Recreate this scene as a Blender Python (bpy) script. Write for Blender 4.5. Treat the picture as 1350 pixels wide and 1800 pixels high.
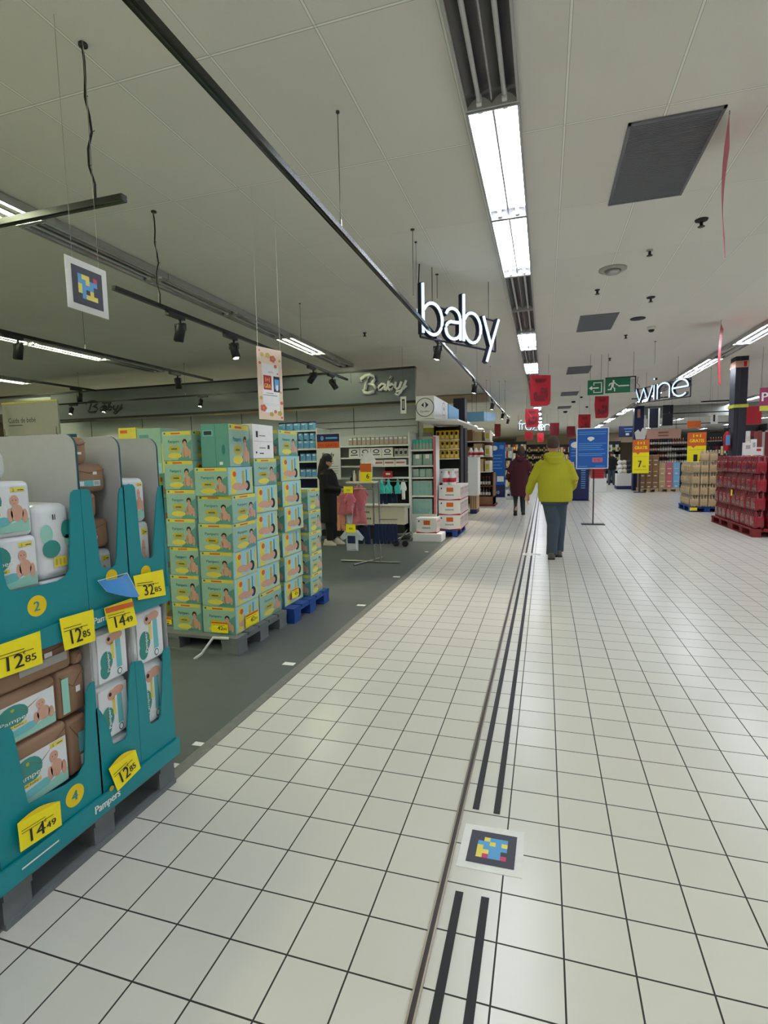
import bpy, math, random
from math import sin, cos, pi, radians
from mathutils import Vector, Matrix
random.seed(7)
for o in list(bpy.data.objects): bpy.data.objects.remove(o)
SC = bpy.context.scene
COL = SC.collection

# ------------------------------------------------------------------ camera
F, AX, AY, AZ, H = 928.18, -.0966, .0209, -.2963, 1.5058      # focal length in px of a 1350x1800 frame
CZ = 3.606                                                    # ceiling height
_Rz = Matrix(((cos(AZ), -sin(AZ), 0), (sin(AZ), cos(AZ), 0), (0, 0, 1)))
_Rx = Matrix(((1, 0, 0), (0, cos(AX), sin(AX)), (0, -sin(AX), cos(AX))))
_Ry = Matrix(((cos(AY), 0, -sin(AY)), (0, 1, 0), (sin(AY), 0, cos(AY))))
M3 = _Ry @ _Rx @ _Rz
cd = bpy.data.cameras.new('camera'); cam = bpy.data.objects.new('camera', cd); COL.objects.link(cam)
cd.sensor_fit = 'VERTICAL'; cd.sensor_height = 36; cd.sensor_width = 27; cd.lens = F * 36 / 1800
cd.clip_start = .05; cd.clip_end = 300
R_, F_, U_ = M3[0], M3[1], M3[2]
cam.matrix_world = Matrix(((R_[0], U_[0], -F_[0], 0), (R_[1], U_[1], -F_[1], 0), (R_[2], U_[2], -F_[2], H), (0, 0, 0, 1)))
SC.camera = cam
def ray(px, py): return M3.transposed() @ Vector(((px - 675) / F, 1, (900 - py) / F))
def atX(px, py, X): r = ray(px, py); return r * (X / r.x) + Vector((0, 0, H))
def atY(px, py, Y): r = ray(px, py); return r * (Y / r.y) + Vector((0, 0, H))
def atZ(px, py, Z=0.): r = ray(px, py); return r * ((Z - H) / r.z) + Vector((0, 0, H))

# ------------------------------------------------------------------ exposure and world
vs = SC.view_settings
vs.view_transform = 'Standard'; vs.look = 'None'; vs.gamma = 1; vs.use_curve_mapping = False
vs.exposure = -0.16
TUBE = 88.0          # strength of a lit fluorescent tube
SPOT = 90.0          # watts of one track spotlight
w = bpy.data.worlds.new('world'); SC.world = w; w.use_nodes = True
w.node_tree.nodes['Background'].inputs[0].default_value = (.62, .66, .7, 1)
w.node_tree.nodes['Background'].inputs[1].default_value = .25

# ------------------------------------------------------------------ materials
def lin(c): return tuple(((x / 255) / 12.92 if x / 255 <= .04045 else ((x / 255 + .055) / 1.055) ** 2.4) for x in c)
MATS = {}
def mat(name, rgb, rough=.6, metal=0., emit=0., var=.06, scale=30., bump=0., alpha=1., coat=0.):
    if name in MATS: return MATS[name]
    m = bpy.data.materials.new(name); m.use_nodes = True; nt = m.node_tree; b = nt.nodes['Principled BSDF']
    c = lin(rgb)
    b.inputs['Roughness'].default_value = rough; b.inputs['Metallic'].default_value = metal
    b.inputs['Coat Weight'].default_value = coat
    if emit:
        b.inputs['Emission Color'].default_value = (*c, 1); b.inputs['Emission Strength'].default_value = emit
        b.inputs['Base Color'].default_value = (*c, 1)
    else:
        tc = nt.nodes.new('ShaderNodeTexCoord'); n = nt.nodes.new('ShaderNodeTexNoise'); n.inputs['Scale'].default_value = scale
        nt.links.new(tc.outputs['Object'], n.inputs['Vector'])
        mr = nt.nodes.new('ShaderNodeMapRange'); mr.inputs['To Min'].default_value = 1 - var; mr.inputs['To Max'].default_value = 1 + var
        nt.links.new(n.outputs['Fac'], mr.inputs['Value'])
        mx = nt.nodes.new('ShaderNodeVectorMath'); mx.operation = 'SCALE'; mx.inputs[0].default_value = c
        nt.links.new(mr.outputs['Result'], mx.inputs['Scale']); nt.links.new(mx.outputs[0], b.inputs['Base Color'])
        if bump:
            bp = nt.nodes.new('ShaderNodeBump'); bp.inputs['Strength'].default_value = bump; bp.inputs['Distance'].default_value = .01
            nt.links.new(n.outputs['Fac'], bp.inputs['Height']); nt.links.new(bp.outputs[0], b.inputs['Normal'])
    if alpha < 1: b.inputs['Alpha'].default_value = alpha
    MATS[name] = m; return m

def grid_mat(name, kind):
    """floor tiles and ceiling panels: joint lines from world coordinates"""
    m = bpy.data.materials.new(name); m.use_nodes = True; nt = m.node_tree; N = nt.nodes; L = nt.links; b = N['Principled BSDF']
    tc = N.new('ShaderNodeTexCoord'); sx = N.new('ShaderNodeSeparateXYZ'); L.new(tc.outputs['Object'], sx.inputs[0])
    def mth(op, a, bb=None, c=None):
        n = N.new('ShaderNodeMath'); n.operation = op
        for i, v in enumerate((a, bb, c)):
            if v is None: continue
            if isinstance(v, (int, float)): n.inputs[i].default_value = v
            else: L.new(v, n.inputs[i])
        return n.outputs[0]
    X, Y = sx.outputs[0], sx.outputs[1]
    if kind == 'floor':
        side = mth('GREATER_THAN', X, -.335)
        ox = mth('MULTIPLY_ADD', side, .0676 - (-1.5465) , -1.5465); oy = mth('MULTIPLY_ADD', side, .0146, 1.1255)
        px = py = .2; wj = .0055
    else:
        ox, oy = -2.857, 2.568 - 1.2025 * 4; px, py = .592, 1.2025; wj = .012
    u = mth('DIVIDE', mth('SUBTRACT', X, ox), px); v = mth('DIVIDE', mth('SUBTRACT', Y, oy), py)
    fu = mth('ABSOLUTE', mth('SUBTRACT', mth('FRACT', mth('ADD', u, .5)), .5)); fv = mth('ABSOLUTE', mth('SUBTRACT', mth('FRACT', mth('ADD', v, .5)), .5))
    ju = mth('LESS_THAN', fu, wj / 2 / px); jv = mth('LESS_THAN', fv, wj / 2 / py)
    joint = mth('MAXIMUM', ju, jv)
    cx = N.new('ShaderNodeCombineXYZ'); L.new(mth('FLOOR', u), cx.inputs[0]); L.new(mth('FLOOR', v), cx.inputs[1])
    wn = N.new('ShaderNodeTexWhiteNoise'); wn.noise_dimensions = '2D'; L.new(cx.outputs[0], wn.inputs['Vector'])
    ns = N.new('ShaderNodeTexNoise'); ns.inputs['Scale'].default_value = 1.3 if kind == 'floor' else 120; ns.inputs['Detail'].default_value = 6
    L.new(tc.outputs['Object'], ns.inputs['Vector'])
    base = lin((217, 214, 203)) if kind == 'floor' else lin((230, 227, 221))
    jc = lin((44, 40, 36)) if kind == 'floor' else lin((246, 246, 242))
    amp = .05 if kind == 'floor' else .05
    k = mth('ADD', mth('MULTIPLY_ADD', wn.outputs['Value'], amp, 1 - amp), 0.0 if kind == 'floor' else mth('MULTIPLY_ADD', ns.outputs['Fac'], .06, -.03))
    sc = N.new('ShaderNodeVectorMath'); sc.operation = 'SCALE'; sc.inputs[0].default_value = base; L.new(k, sc.inputs['Scale'])
    mix = N.new('ShaderNodeMix'); mix.data_type = 'RGBA'; L.new(joint, mix.inputs['Factor']); L.new(sc.outputs[0], mix.inputs[6]); mix.inputs[7].default_value = (*jc, 1)
    if kind == 'ceiling':      # dark hairline beside each pale runner
        h2 = mth('MAXIMUM', mth('MULTIPLY', mth('LESS_THAN', fu, (wj + .006) / 2 / px), mth('SUBTRACT', 1, ju)), mth('MULTIPLY', mth('LESS_THAN', fv, (wj + .007) / 2 / py), mth('SUBTRACT', 1, jv)))
        mx2 = N.new('ShaderNodeMix'); mx2.data_type = 'RGBA'; L.new(mth('MULTIPLY', h2, .55), mx2.inputs['Factor']); L.new(mix.outputs[2], mx2.inputs[6]); mx2.inputs[7].default_value = (.12, .12, .11, 1)
        L.new(mx2.outputs[2], b.inputs['Base Color'])
    else: L.new(mix.outputs[2], b.inputs['Base Color'])
    bp = N.new('ShaderNodeBump'); bp.inputs['Distance'].default_value = .004
    if kind == 'floor':
        L.new(mth('MULTIPLY_ADD', joint, .45, .27), b.inputs['Roughness'])
        bp.inputs['Strength'].default_value = .25; L.new(mth('SUBTRACT', 1, joint), bp.inputs['Height'])
    else:
        b.inputs['Roughness'].default_value = .95; bp.inputs['Strength'].default_value = .12; L.new(ns.outputs['Fac'], bp.inputs['Height'])
    L.new(bp.outputs[0], b.inputs['Normal'])
    return m

W = mat('white', (236, 236, 232)); 
M = dict(
 white=W, paper=mat('paper', (238, 238, 236), .7), cream=mat('cream', (222, 214, 192)), black=mat('black', (22, 23, 26), .45), trk=mat('track_black', (10, 10, 13), .22), matt=mat('matt_black', (16, 17, 20), .8),
 ink=mat('ink', (38, 34, 30), .7), teal=mat('teal_card', (0, 134, 142), .45), teald=mat('teal_dark', (6, 72, 80), .5), greycard=mat('grey_card', (168, 168, 166), .85),
 yellow=mat('price_yellow', (250, 232, 20), .5), gold=mat('disc_yellow', (236, 204, 14), .5), orange=mat('orange', (214, 98, 32), .55), kraft=mat('kraft', (150, 118, 92), .6, bump=.3, scale=14),
 skin=mat('skin', (205, 158, 132), .55), bskin=mat('baby_skin', (206, 160, 138), .6), hair=mat('hair', (30, 24, 22), .6), brownhair=mat('brown_hair', (70, 52, 42), .7),
 plast=mat('pack_white', (226, 230, 232), .28, coat=.3), pteal=mat('pack_teal', (52, 140, 132), .3), plteal=mat('pack_light_teal', (108, 186, 192), .35), pgreen=mat('pack_green', (150, 205, 188), .35),
 cbg=mat('carton_teal', (150, 188, 172), .5), cbl=mat('carton_sky', (158, 206, 214), .5), cbd=mat('carton_deep', (90, 152, 142), .5), cyel=mat('carton_yellow', (222, 208, 84), .5), coc=mat('carton_ochre', (196, 172, 50), .5),
 ctext=mat('carton_text', (40, 120, 116), .5), wood=mat('pallet_grey', (104, 110, 110), .85, var=.25, scale=9, bump=.3), blueplt=mat('pallet_blue', (18, 66, 138), .7, var=.2, scale=9), redplt=mat('pallet_red', (122, 26, 30), .7),
 steel=mat('steel', (170, 170, 168), .3, 1.), dark=mat('dark_steel', (70, 70, 72), .4, .6), refl=mat('reflector', (150, 148, 150), .22, .95), housing=mat('housing', (176, 176, 178), .4),
 off=mat('tube_off', (196, 196, 198), .3), tube=mat('tube_lit', (236, 244, 255), .3, emit=TUBE), warm=mat('tube_lit_warm', (240, 248, 204), .3, emit=TUBE), neon=mat('neon_white', (206, 230, 250), .3, emit=1.35), bulb=mat('bulb', (255, 246, 226), .3, emit=12.),
 fascia=mat('fascia_grey', (112, 118, 124), .35), wallp=mat('shop_panel', (206, 212, 212), .5), wallb=mat('wall_beige', (196, 176, 148), .9), carpet=mat('dark_vinyl', (88, 94, 92), .5, var=.12, scale=5),
 strip=mat('edge_metal', (136, 136, 132), .55, .5, var=.2), rail=mat('rail_metal', (150, 138, 120), .28, .9), railg=mat('rail_groove', (48, 40, 34), .5), tac=mat('tactile_black', (28, 28, 30), .6),
 grille=mat('grille', (112, 114, 124), .6), navy=mat('navy', (24, 34, 84), .5), blue=mat('sign_blue', (22, 92, 180), .45), lblue2=mat('leaflet_blue', (58, 138, 206), .45), lblue=mat('light_blue', (96, 160, 216), .45), sky=mat('sky_blue', (120, 176, 216), .5),
 exitg=mat('exit_green', (14, 106, 72), .4), red=mat('red', (186, 22, 40), .5), dred=mat('dark_red', (120, 18, 30), .5), cola=mat('red_film', (146, 18, 36), .2, coat=.3, bump=.5, scale=40), pink=mat('pink', (206, 110, 128), .8),
 mag=mat('magenta', (196, 44, 96), .5), navb=mat('nav_blue', (84, 160, 214), .5), navk=mat('nav_black', (34, 34, 48), .5), navy2=mat('nav_yellow', (238, 222, 96), .5),
 lime=mat('lime_fleece', (174, 170, 40), .95, var=.08, scale=60, bump=.2), slate=mat('slate_denim', (62, 74, 88), .9, bump=.2), maroon=mat('maroon_coat', (72, 24, 34), .9, bump=.15), dgrey=mat('dark_grey', (52, 54, 58), .8),
 olive=mat('olive_shoe', (92, 90, 74), .8), shirtg=mat('grey_shirt', (190, 196, 200), .9), tealc=mat('teal_cloth', (70, 190, 176), .9), navyc=mat('navy_cloth', (26, 40, 70), .9), peach=mat('peach', (226, 150, 118), .9), pinkc=mat('pink_cloth', (196, 110, 116), .9, bump=.2),
 tan=mat('tan', (190, 162, 122), .7), brown=mat('brown_card', (134, 96, 66), .7), sand=mat('sand_bottles', (176, 160, 130), .35), bottle=mat('bottle_dark', (24, 22, 22), .15, coat=.5), label=mat('bottle_label', (222, 214, 198), .6),
 wineg=mat('bottle_red_cap', (120, 30, 36), .4), greyp=mat('pouch_grey', (170, 170, 164), .5), mint=mat('mint_pack', (150, 176, 166), .5), film=mat('stretch_film', (210, 220, 220), .15, alpha=.35), plum=mat('plum', (150, 50, 90), .5), ygreen=mat('yellow_green', (196, 196, 66), .5),
 salmon=mat('salmon_panel', (206, 160, 140), .6), cream2=mat('poster_cream', (232, 208, 186), .6), flower=mat('poster_flower', (206, 96, 80), .6), leaf=mat('poster_leaf', (196, 168, 92), .6), glass=mat('screen_dark', (22, 28, 44), .2),
 ycart=mat('yellow_pack', (240, 190, 30), .4), lamp=mat('neon_side', (30, 34, 52), .5))
FLOOR = grid_mat('floor_tiles', 'floor'); CEIL = grid_mat('ceiling_panels', 'ceiling')

# ------------------------------------------------------------------ mesh builder
_txt = {}
def text_geo(s, spacing=1.):
    k = (s, spacing)
    if k not in _txt:
        cu = bpy.data.curves.new('t', 'FONT'); cu.body = s; cu.size = 1; cu.resolution_u = 3; cu.space_character = spacing
        ob = bpy.data.objects.new('t', cu); COL.objects.link(ob); dg = bpy.context.evaluated_depsgraph_get()
        me = bpy.data.meshes.new_from_object(ob.evaluated_get(dg)); vs_ = [(v.co.x, v.co.y) for v in me.vertices]; fs = [tuple(p.vertices) for p in me.polygons]
        bpy.data.objects.remove(ob); bpy.data.curves.remove(cu); bpy.data.meshes.remove(me)
        x0 = min(v[0] for v in vs_); x1 = max(v[0] for v in vs_)
        _txt[k] = ([(x - x0, y) for x, y in vs_], fs, x1 - x0)
    return _txt[k]
def wloc(o):
    v = Vector((0, 0, 0))
    while o: v += o.location; o = o.parent
    return v
class MB:
    def __init__(s): s.v = []; s.f = []; s.m = []; s.s = []; s.mats = []
    def mi(s, m):
        if isinstance(m, str): m = M[m]
        if m not in s.mats: s.mats.append(m)
        return s.mats.index(m)
    def add(s, vs, fs, m, sm=False):
        n = len(s.v); s.v += [tuple(v) for v in vs]; i = s.mi(m)
        for f in fs: s.f.append(tuple(n + k for k in f)); s.m.append(i); s.s.append(sm)
        return s
    def box(s, x0, y0, z0, x1, y1, z1, m):
        if x0 > x1: x0, x1 = x1, x0
        if y0 > y1: y0, y1 = y1, y0
        if z0 > z1: z0, z1 = z1, z0
        return s.add([(x0, y0, z0), (x1, y0, z0), (x1, y1, z0), (x0, y1, z0), (x0, y0, z1), (x1, y0, z1), (x1, y1, z1), (x0, y1, z1)],
              [(0, 3, 2, 1), (4, 5, 6, 7), (0, 1, 5, 4), (1, 2, 6, 5), (2, 3, 7, 6), (3, 0, 4, 7)], m)
    def prism(s, pts, d, m):
        pts = [Vector(p) for p in pts]; d = Vector(d); n = len(pts)
        nn = Vector((0, 0, 0))
        for i in range(n): nn += pts[i].cross(pts[(i + 1) % n])
        if nn.dot(d) > 0: pts = pts[::-1]
        return s.add(pts + [p + d for p in pts], [tuple(range(n)), tuple(range(2 * n - 1, n - 1, -1))] + [(i, i + n, (i + 1) % n + n, (i + 1) % n) for i in range(n)], m)
    def ring(s, c, d, up, rx, ry, n):
        d = Vector(d).normalized(); a = Vector(up); a = (a - d * a.dot(d))
        if a.length < 1e-4: a = d.orthogonal()
        a.normalize(); b = d.cross(a)
        return [Vector(c) + a * (rx * cos(2 * pi * i / n)) + b * (ry * sin(2 * pi * i / n)) for i in range(n)]
    def tube(s, P, r, m, n=8, sm=True, closed=False, up=(.013, .021, 1)):
        P = [Vector(p) for p in P]; k = len(P); rs = r if isinstance(r, (list, tuple)) else [r] * k; V = []
        for i, p in enumerate(P):
            a = P[i - 1] if (i or closed) else p; b = P[(i + 1) % k] if (i < k - 1 or closed) else p
            d = b - a
            if d.length < 1e-7: d = Vector((0, 0, 1))
            q = rs[i]; rx, ry = q if isinstance(q, (list, tuple)) else (q, q)
            u = up if abs(d.normalized().dot(Vector(up).normalized())) < .95 else (1, .02, 0)
            V += s.ring(p, d, u, rx, ry, n)
        fs = []
        for i in range(k if closed else k - 1):
            for j in range(n):
                a = i * n + j; b = i * n + (j + 1) % n; c = ((i + 1) % k) * n + (j + 1) % n; d = ((i + 1) % k) * n + j
                fs.append((a, b, c, d))
        s.add(V, fs, m, sm)
        if not closed: s.add(V[:n], [tuple(range(n - 1, -1, -1))], m); s.add(V[-n:], [tuple(range(n))], m)
        return s
    def loft(s, secs, m, n=20):      # secs: (centre, rx across X, ry across Y) stacked along z, closed with caps
        V = []; fs = []
        for c, rx, ry in secs: V += [(c[0] + rx * cos(2 * pi * i / n), c[1] + ry * sin(2 * pi * i / n), c[2]) for i in range(n)]
        for i in range(len(secs) - 1):
            for j in range(n): fs.append((i * n + j, i * n + (j + 1) % n, (i + 1) * n + (j + 1) % n, (i + 1) * n + j))
        fs += [tuple(range(n - 1, -1, -1)), tuple((len(secs) - 1) * n + j for j in range(n))]
        return s.add(V, fs, m, True)
    def lathe(s, c, prof, m, n=16, sm=True): return s.loft([((c[0], c[1], c[2] + z), r, r) for r, z in prof], m, n)
    def ball(s, c, r, m, n=12, sc=(1, 1, 1)):
        V = []; fs = []; k = n // 2
        for i in range(k + 1):
            t = pi * i / k - pi / 2
            for j in range(n): V.append((c[0] + r * sc[0] * cos(t) * cos(2 * pi * j / n), c[1] + r * sc[1] * cos(t) * sin(2 * pi * j / n), c[2] + r * sc[2] * sin(t)))
        for i in range(k):
            for j in range(n): fs.append((i * n + j, i * n + (j + 1) % n, (i + 1) * n + (j + 1) % n, (i + 1) * n + j))
        return s.add(V, fs, m, True)
    def rbox(s, x0, y0, z0, x1, y1, z1, r, m, k=3, puff=0.):
        if x0 > x1: x0, x1 = x1, x0
        if y0 > y1: y0, y1 = y1, y0
        c = Vector(((x0 + x1) / 2, (y0 + y1) / 2, (z0 + z1) / 2)); h = Vector(((x1 - x0) / 2, (y1 - y0) / 2, (z1 - z0) / 2)); r = min(r, h.x * .98, h.y * .98, h.z * .98)

        def axis(hh):
            a = [(-hh + r) - r * math.tan(pi / 4 * (1 - i / k)) for i in range(k + 1)]
            return a + [0.] * (1 if hh - r > 1e-4 else 0) + [-t for t in reversed(a)]
        ax = [axis(h.x), axis(h.y), axis(h.z)]
        for d in range(3):
            u, v = (d + 1) % 3, (d + 2) % 3
            for sg in (-1, 1):
                V = []; A = ax[u]; B = ax[v]
                for a in A:
                    for b in B:
                        p = [0, 0, 0]; p[d] = sg * h[d]; p[u] = a; p[v] = b; p = Vector(p)
                        q = Vector([max(-(h[i] - r), min(h[i] - r, p[i])) for i in range(3)]); e = p - q
                        if e.length > 1e-9: p = q + e.normalized() * r
                        if puff:
                            fa = (1 - (a / h[u]) ** 2) * (1 - (b / h[v]) ** 2); p[d] += sg * puff * max(0, fa)
                        V.append(c + p)
                nb = len(B); fs = []
                for i in range(len(A) - 1):
                    for j in range(nb - 1):
                        f = (i * nb + j, (i + 1) * nb + j, (i + 1) * nb + j + 1, i * nb + j + 1)
                        fs.append(f if sg > 0 else f[::-1])
                s.add(V, fs, m, True)
        return s
    # flat print: fr = (origin, U, V), U x V points out of the surface
    def pt(s, fr, u, v, off):
        O, U, V = fr; n = U.cross(V).normalized(); return O + U * u + V * v + n * off
    def dpoly(s, fr, P, m, off=.0012): return s.add([s.pt(fr, u, v, off) for u, v in P], [tuple(range(len(P)))], m)
    def drect(s, fr, u0, v0, u1, v1, m, off=.0012): return s.dpoly(fr, [(u0, v0), (u1, v0), (u1, v1), (u0, v1)], m, off)
    def dell(s, fr, cu, cv, ru, rv, m, off=.0012, n=18, a0=0, a1=2 * pi): return s.dpoly(fr, [(cu + ru * cos(a0 + (a1 - a0) * i / n), cv + rv * sin(a0 + (a1 - a0) * i / n)) for i in range(n if a1 - a0 > 6 else n + 1)], m, off)
    def dtext(s, fr, t, u, v, h, m, off=.002, w=None, bold=0.):
        O, U, V = fr; vs_, fs, tw = text_geo(t); n = U.cross(V).normalized(); hh = h * V.length / .7
        sx = hh if w is None else w * U.length / tw
        o = s.pt(fr, u, v, off); Ul = U.normalized(); Vl = V.normalized()
        offs = [0] if not bold else [-bold * hh, 0, bold * hh]
        for j, b in enumerate(offs): s.add([o + Ul * (x * sx + b) + Vl * (y * hh) + n * (.0001 * j) for x, y in vs_], fs, m)
        return s
    def build(s, name, parent=None):
        if not s.v: return None
        xs, ys, zs = zip(*s.v); c = Vector(((min(xs) + max(xs)) / 2, (min(ys) + max(ys)) / 2, min(zs)))
        me = bpy.data.meshes.new(name); me.from_pydata([(x - c.x, y - c.y, z - c.z) for x, y, z in s.v], [], s.f)
        for m in s.mats: me.materials.append(m)
        me.polygons.foreach_set('material_index', s.m); me.polygons.foreach_set('use_smooth', s.s); me.update()
        o = bpy.data.objects.new(name, me); COL.objects.link(o); o.parent = parent; o.location = c - wloc(parent); return o

# ------------------------------------------------------------------ scene bookkeeping
def tag(o, label, cat, group=None, kind=None):
    o['label'] = label; o['category'] = cat
    if group: o['group'] = group
    if kind: o['kind'] = kind
    return o
def thing(name, label, cat, loc=(0, 0, 0), group=None):
    o = bpy.data.objects.new(name, None); COL.objects.link(o); o.location = loc; o.empty_display_size = .1
    return tag(o, label, cat, group)
def struct(mb, name): o = mb.build(name); o['kind'] = 'structure'; return o
def kids(o): return [c for c in bpy.data.objects if c.parent == o]
def copy_tree(o, loc=None, rz=None, label=None, group=None, ch=None):
    ch = ch or tree(o)
    def rec(src, par):
        c = src[0].copy(); COL.objects.link(c)
        if par: c.parent = par
        for k in src[1]: rec(k, c)
        return c
    r = rec(ch, None)
    if loc is not None: r.location = loc
    if rz is not None: r.rotation_euler = (0, 0, rz)
    if label: r['label'] = label
    if group: r['group'] = group
    return r
def tree(o): return (o, [tree(c) for c in kids(o)])
ORD = 'zeroth first second third fourth fifth sixth seventh eighth ninth tenth'.split()
def nth(i): return ORD[i] if i <= 10 else '%d%s' % (i, 'th' if 10 < i % 100 < 14 else {1: 'st', 2: 'nd', 3: 'rd'}.get(i % 10, 'th'))
def rectY(px0, py0, px1, py1, Y):        # photo rectangle on the plane y = Y  ->  x0, x1, z0, z1
    cx, cy = (px0 + px1) / 2, (py0 + py1) / 2
    return atY(px0, cy, Y).x, atY(px1, cy, Y).x, atY(cx, py1, Y).z, atY(cx, py0, Y).z
def rectX(px0, py0, px1, py1, X):        # same on x = X  ->  y0, y1, z0, z1
    cx, cy = (px0 + px1) / 2, (py0 + py1) / 2
    a, b = atX(px0, cy, X).y, atX(px1, cy, X).y
    return min(a, b), max(a, b), atX(cx, py1, X).z, atX(cx, py0, X).z
def frY(x0, x1, z0, z1, Y): return (Vector((x0, Y, z0)), Vector((x1 - x0, 0, 0)), Vector((0, 0, z1 - z0)))      # faces -y
def frX(y0, y1, z0, z1, X): return (Vector((X, y0, z0)), Vector((0, y1 - y0, 0)), Vector((0, 0, z1 - z0)))      # faces +x
def frXn(y0, y1, z0, z1, X): return (Vector((X, y1, z0)), Vector((0, y0 - y1, 0)), Vector((0, 0, z1 - z0)))     # faces -x
# ================================================================== STRUCTURE
XW0, XW1, YW0, YW1 = -24., 34., -7., 62.
mb = MB(); mb.box(XW0, YW0, -.2, XW1, YW1, 0, FLOOR); fo = struct(mb, 'floor')
# put the mesh back into world coordinates so that the tile grid reads true
def unshift(o):
    l = o.location.copy(); me = o.data
    for v in me.vertices: v.co += l
    o.location = (0, 0, 0)
unshift(fo)
mb = MB(); mb.box(XW0, YW0, CZ, XW1, YW1, CZ + .2, CEIL); unshift(struct(mb, 'ceiling'))
mb = MB(); mb.box(XW0 - .2, YW0, 0, XW0, YW1, CZ, 'wallb'); struct(mb, 'wall_left')
mb = MB(); mb.box(XW1, YW0, 0, XW1 + .2, YW1, CZ, 'wallb'); struct(mb, 'wall_right')
mb = MB(); mb.box(XW0, YW1, 0, XW1, YW1 + .2, CZ, 'wallb'); struct(mb, 'wall_back')
mb = MB(); mb.box(XW0, YW0 - .2, 0, XW1, YW0, CZ, 'wallb'); struct(mb, 'wall_front')
# dark vinyl of the baby department, a few mm proud, with its metal edge
mb = MB(); mb.prism([(-1.75, 1.0, .0), (-1.75, 10.9, 0), (-15, 10.9, 0), (-15, 1.0, 0)], (0, 0, .004), 'carpet'); o = struct(mb, 'floor_vinyl')
mb = MB(); mb.prism([(-1.75, 1.0, 0), (-1.685, 1.0, 0), (-1.685, 10.9, 0), (-1.75, 10.9, 0)], (0, 0, .006), 'strip'); struct(mb, 'trim_1')
mb = MB()
mb.box(-.346, -3, .0, -.324, 55, .003, 'railg'); mb.box(-.348, -3, 0, -.342, 55, .006, 'rail'); mb.box(-.328, -3, 0, -.322, 55, .006, 'rail')
struct(mb, 'trim_2')
def sticker(name, label, cat, pts, m, group=None, h=.0015):
    mb = MB(); mb.prism(pts, (0, 0, h), m); return tag(mb.build(name), label, cat, group)
for i, (x, nm) in enumerate(((-.273, 'left'), (-.184, 'right'))):
    for a, b, seg in ((-1.5, atZ(807, 1568).y - .0 if i == 0 else atZ(852, 1578).y, 'nearest stretch before the floor marker'), (atZ(838, 1423).y if i == 0 else atZ(874, 1431).y, 8.35, 'middle stretch between floor marker and white break'), (8.6, 50., 'far stretch beyond the white break')):
        w_ = .0135
        sticker('tactile_strip', 'black tactile guide strip, %s one, %s' % (nm, seg), 'guide strip', [(x - w_, a, 0), (x + w_, a, 0), (x + w_, b, 0), (x - w_, b, 0)], 'tac', 'tactile guide strips along the aisle', .003)
# faded white break label across the strips
for k, dx in enumerate((-.32, -.16, -.08)):
    sticker('floor_label', 'worn white floor sticker across the guide strips, %s of three from the left' % ('left', 'middle', 'right')[k], 'sticker', [(dx - .03, 8.42, 0), (dx + .03, 8.42, 0), (dx + .03, 8.54, 0), (dx - .03, 8.54, 0)], 'white', 'stickers in the white break', .002)
# paper bits on the vinyl along the edge
for k, (px, py) in enumerate(((508, 1167), (635, 1064), (697, 1014), (750, 970), (349, 1308), (309, 1346), (775, 948))):
    p = atZ(px, py, .004); s = .045 if k < 3 else .03
    sticker('floor_label', 'small white label on the dark vinyl by the metal edge, %s counting away' % nth([3, 4, 5, 6, 2, 1, 7][k]), 'sticker', [(p.x - s, p.y - s * .6, .004), (p.x + s, p.y - s * .5, .004), (p.x + s, p.y + s * .6, .004), (p.x - s, p.y + s * .6, .004)], 'white', 'labels on the vinyl floor')
# coloured marker codes
CODE = {'b': 'navb', 'y': 'navy2', 'k': 'navk', 'm': 'mag'}
def code(mb, fr, rows, m0=.13):
    mb.drect(fr, m0, m0, 1 - m0, 1 - m0, 'navk', .0012); a = m0 + .135; s = (1 - 2 * a) / 5
    for r, row in enumerate(rows):
        for c, ch in enumerate(row):
            if ch != 'k': mb.drect(fr, a + c * s, 1 - a - (r + 1) * s, a + (c + 1) * s, 1 - a - r * s, CODE[ch], .0018)
c0, c1, c2, c3 = [atZ(*p) for p in ((801, 1522), (918, 1545), (922, 1464), (819, 1448))]
mb = MB(); mb.prism([c0, c1, c2, c3], (0, 0, .002), 'white'); code(mb, (c0 + Vector((0, 0, .002)), c1 - c0, c3 - c0), ('kybbb', 'bbyby', 'ybbbb', 'yybbk', 'ymbbm'))
tag(mb.build('floor_marker'), 'square coloured marker code of blue, yellow and pink blocks stuck on the floor tiles', 'marker')
y0, y1, z0, z1 = 2.075, 2.325, 2.275, 2.52
mb = MB(); mb.box(-2.203, y0, z0, -2.2, y1, z1, 'white'); code(mb, frX(y0, y1, z0, z1, -2.2), ('byykm', 'bbybb', 'ybbbk', 'ybkyk', 'kbyyy'))
t = thing('hanging_marker', 'square coloured marker code of blue and yellow blocks hanging from the ceiling at upper left', 'marker', (-2.2, 2.2, z0)); mb.build('card', t)
mb = MB(); [mb.tube([(-2.2015, yy, z1 - .01), (-2.2015, yy, CZ)], .0012, 'greyp', 5) for yy in (2.12, 2.28)]; mb.build('string', t)

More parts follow.
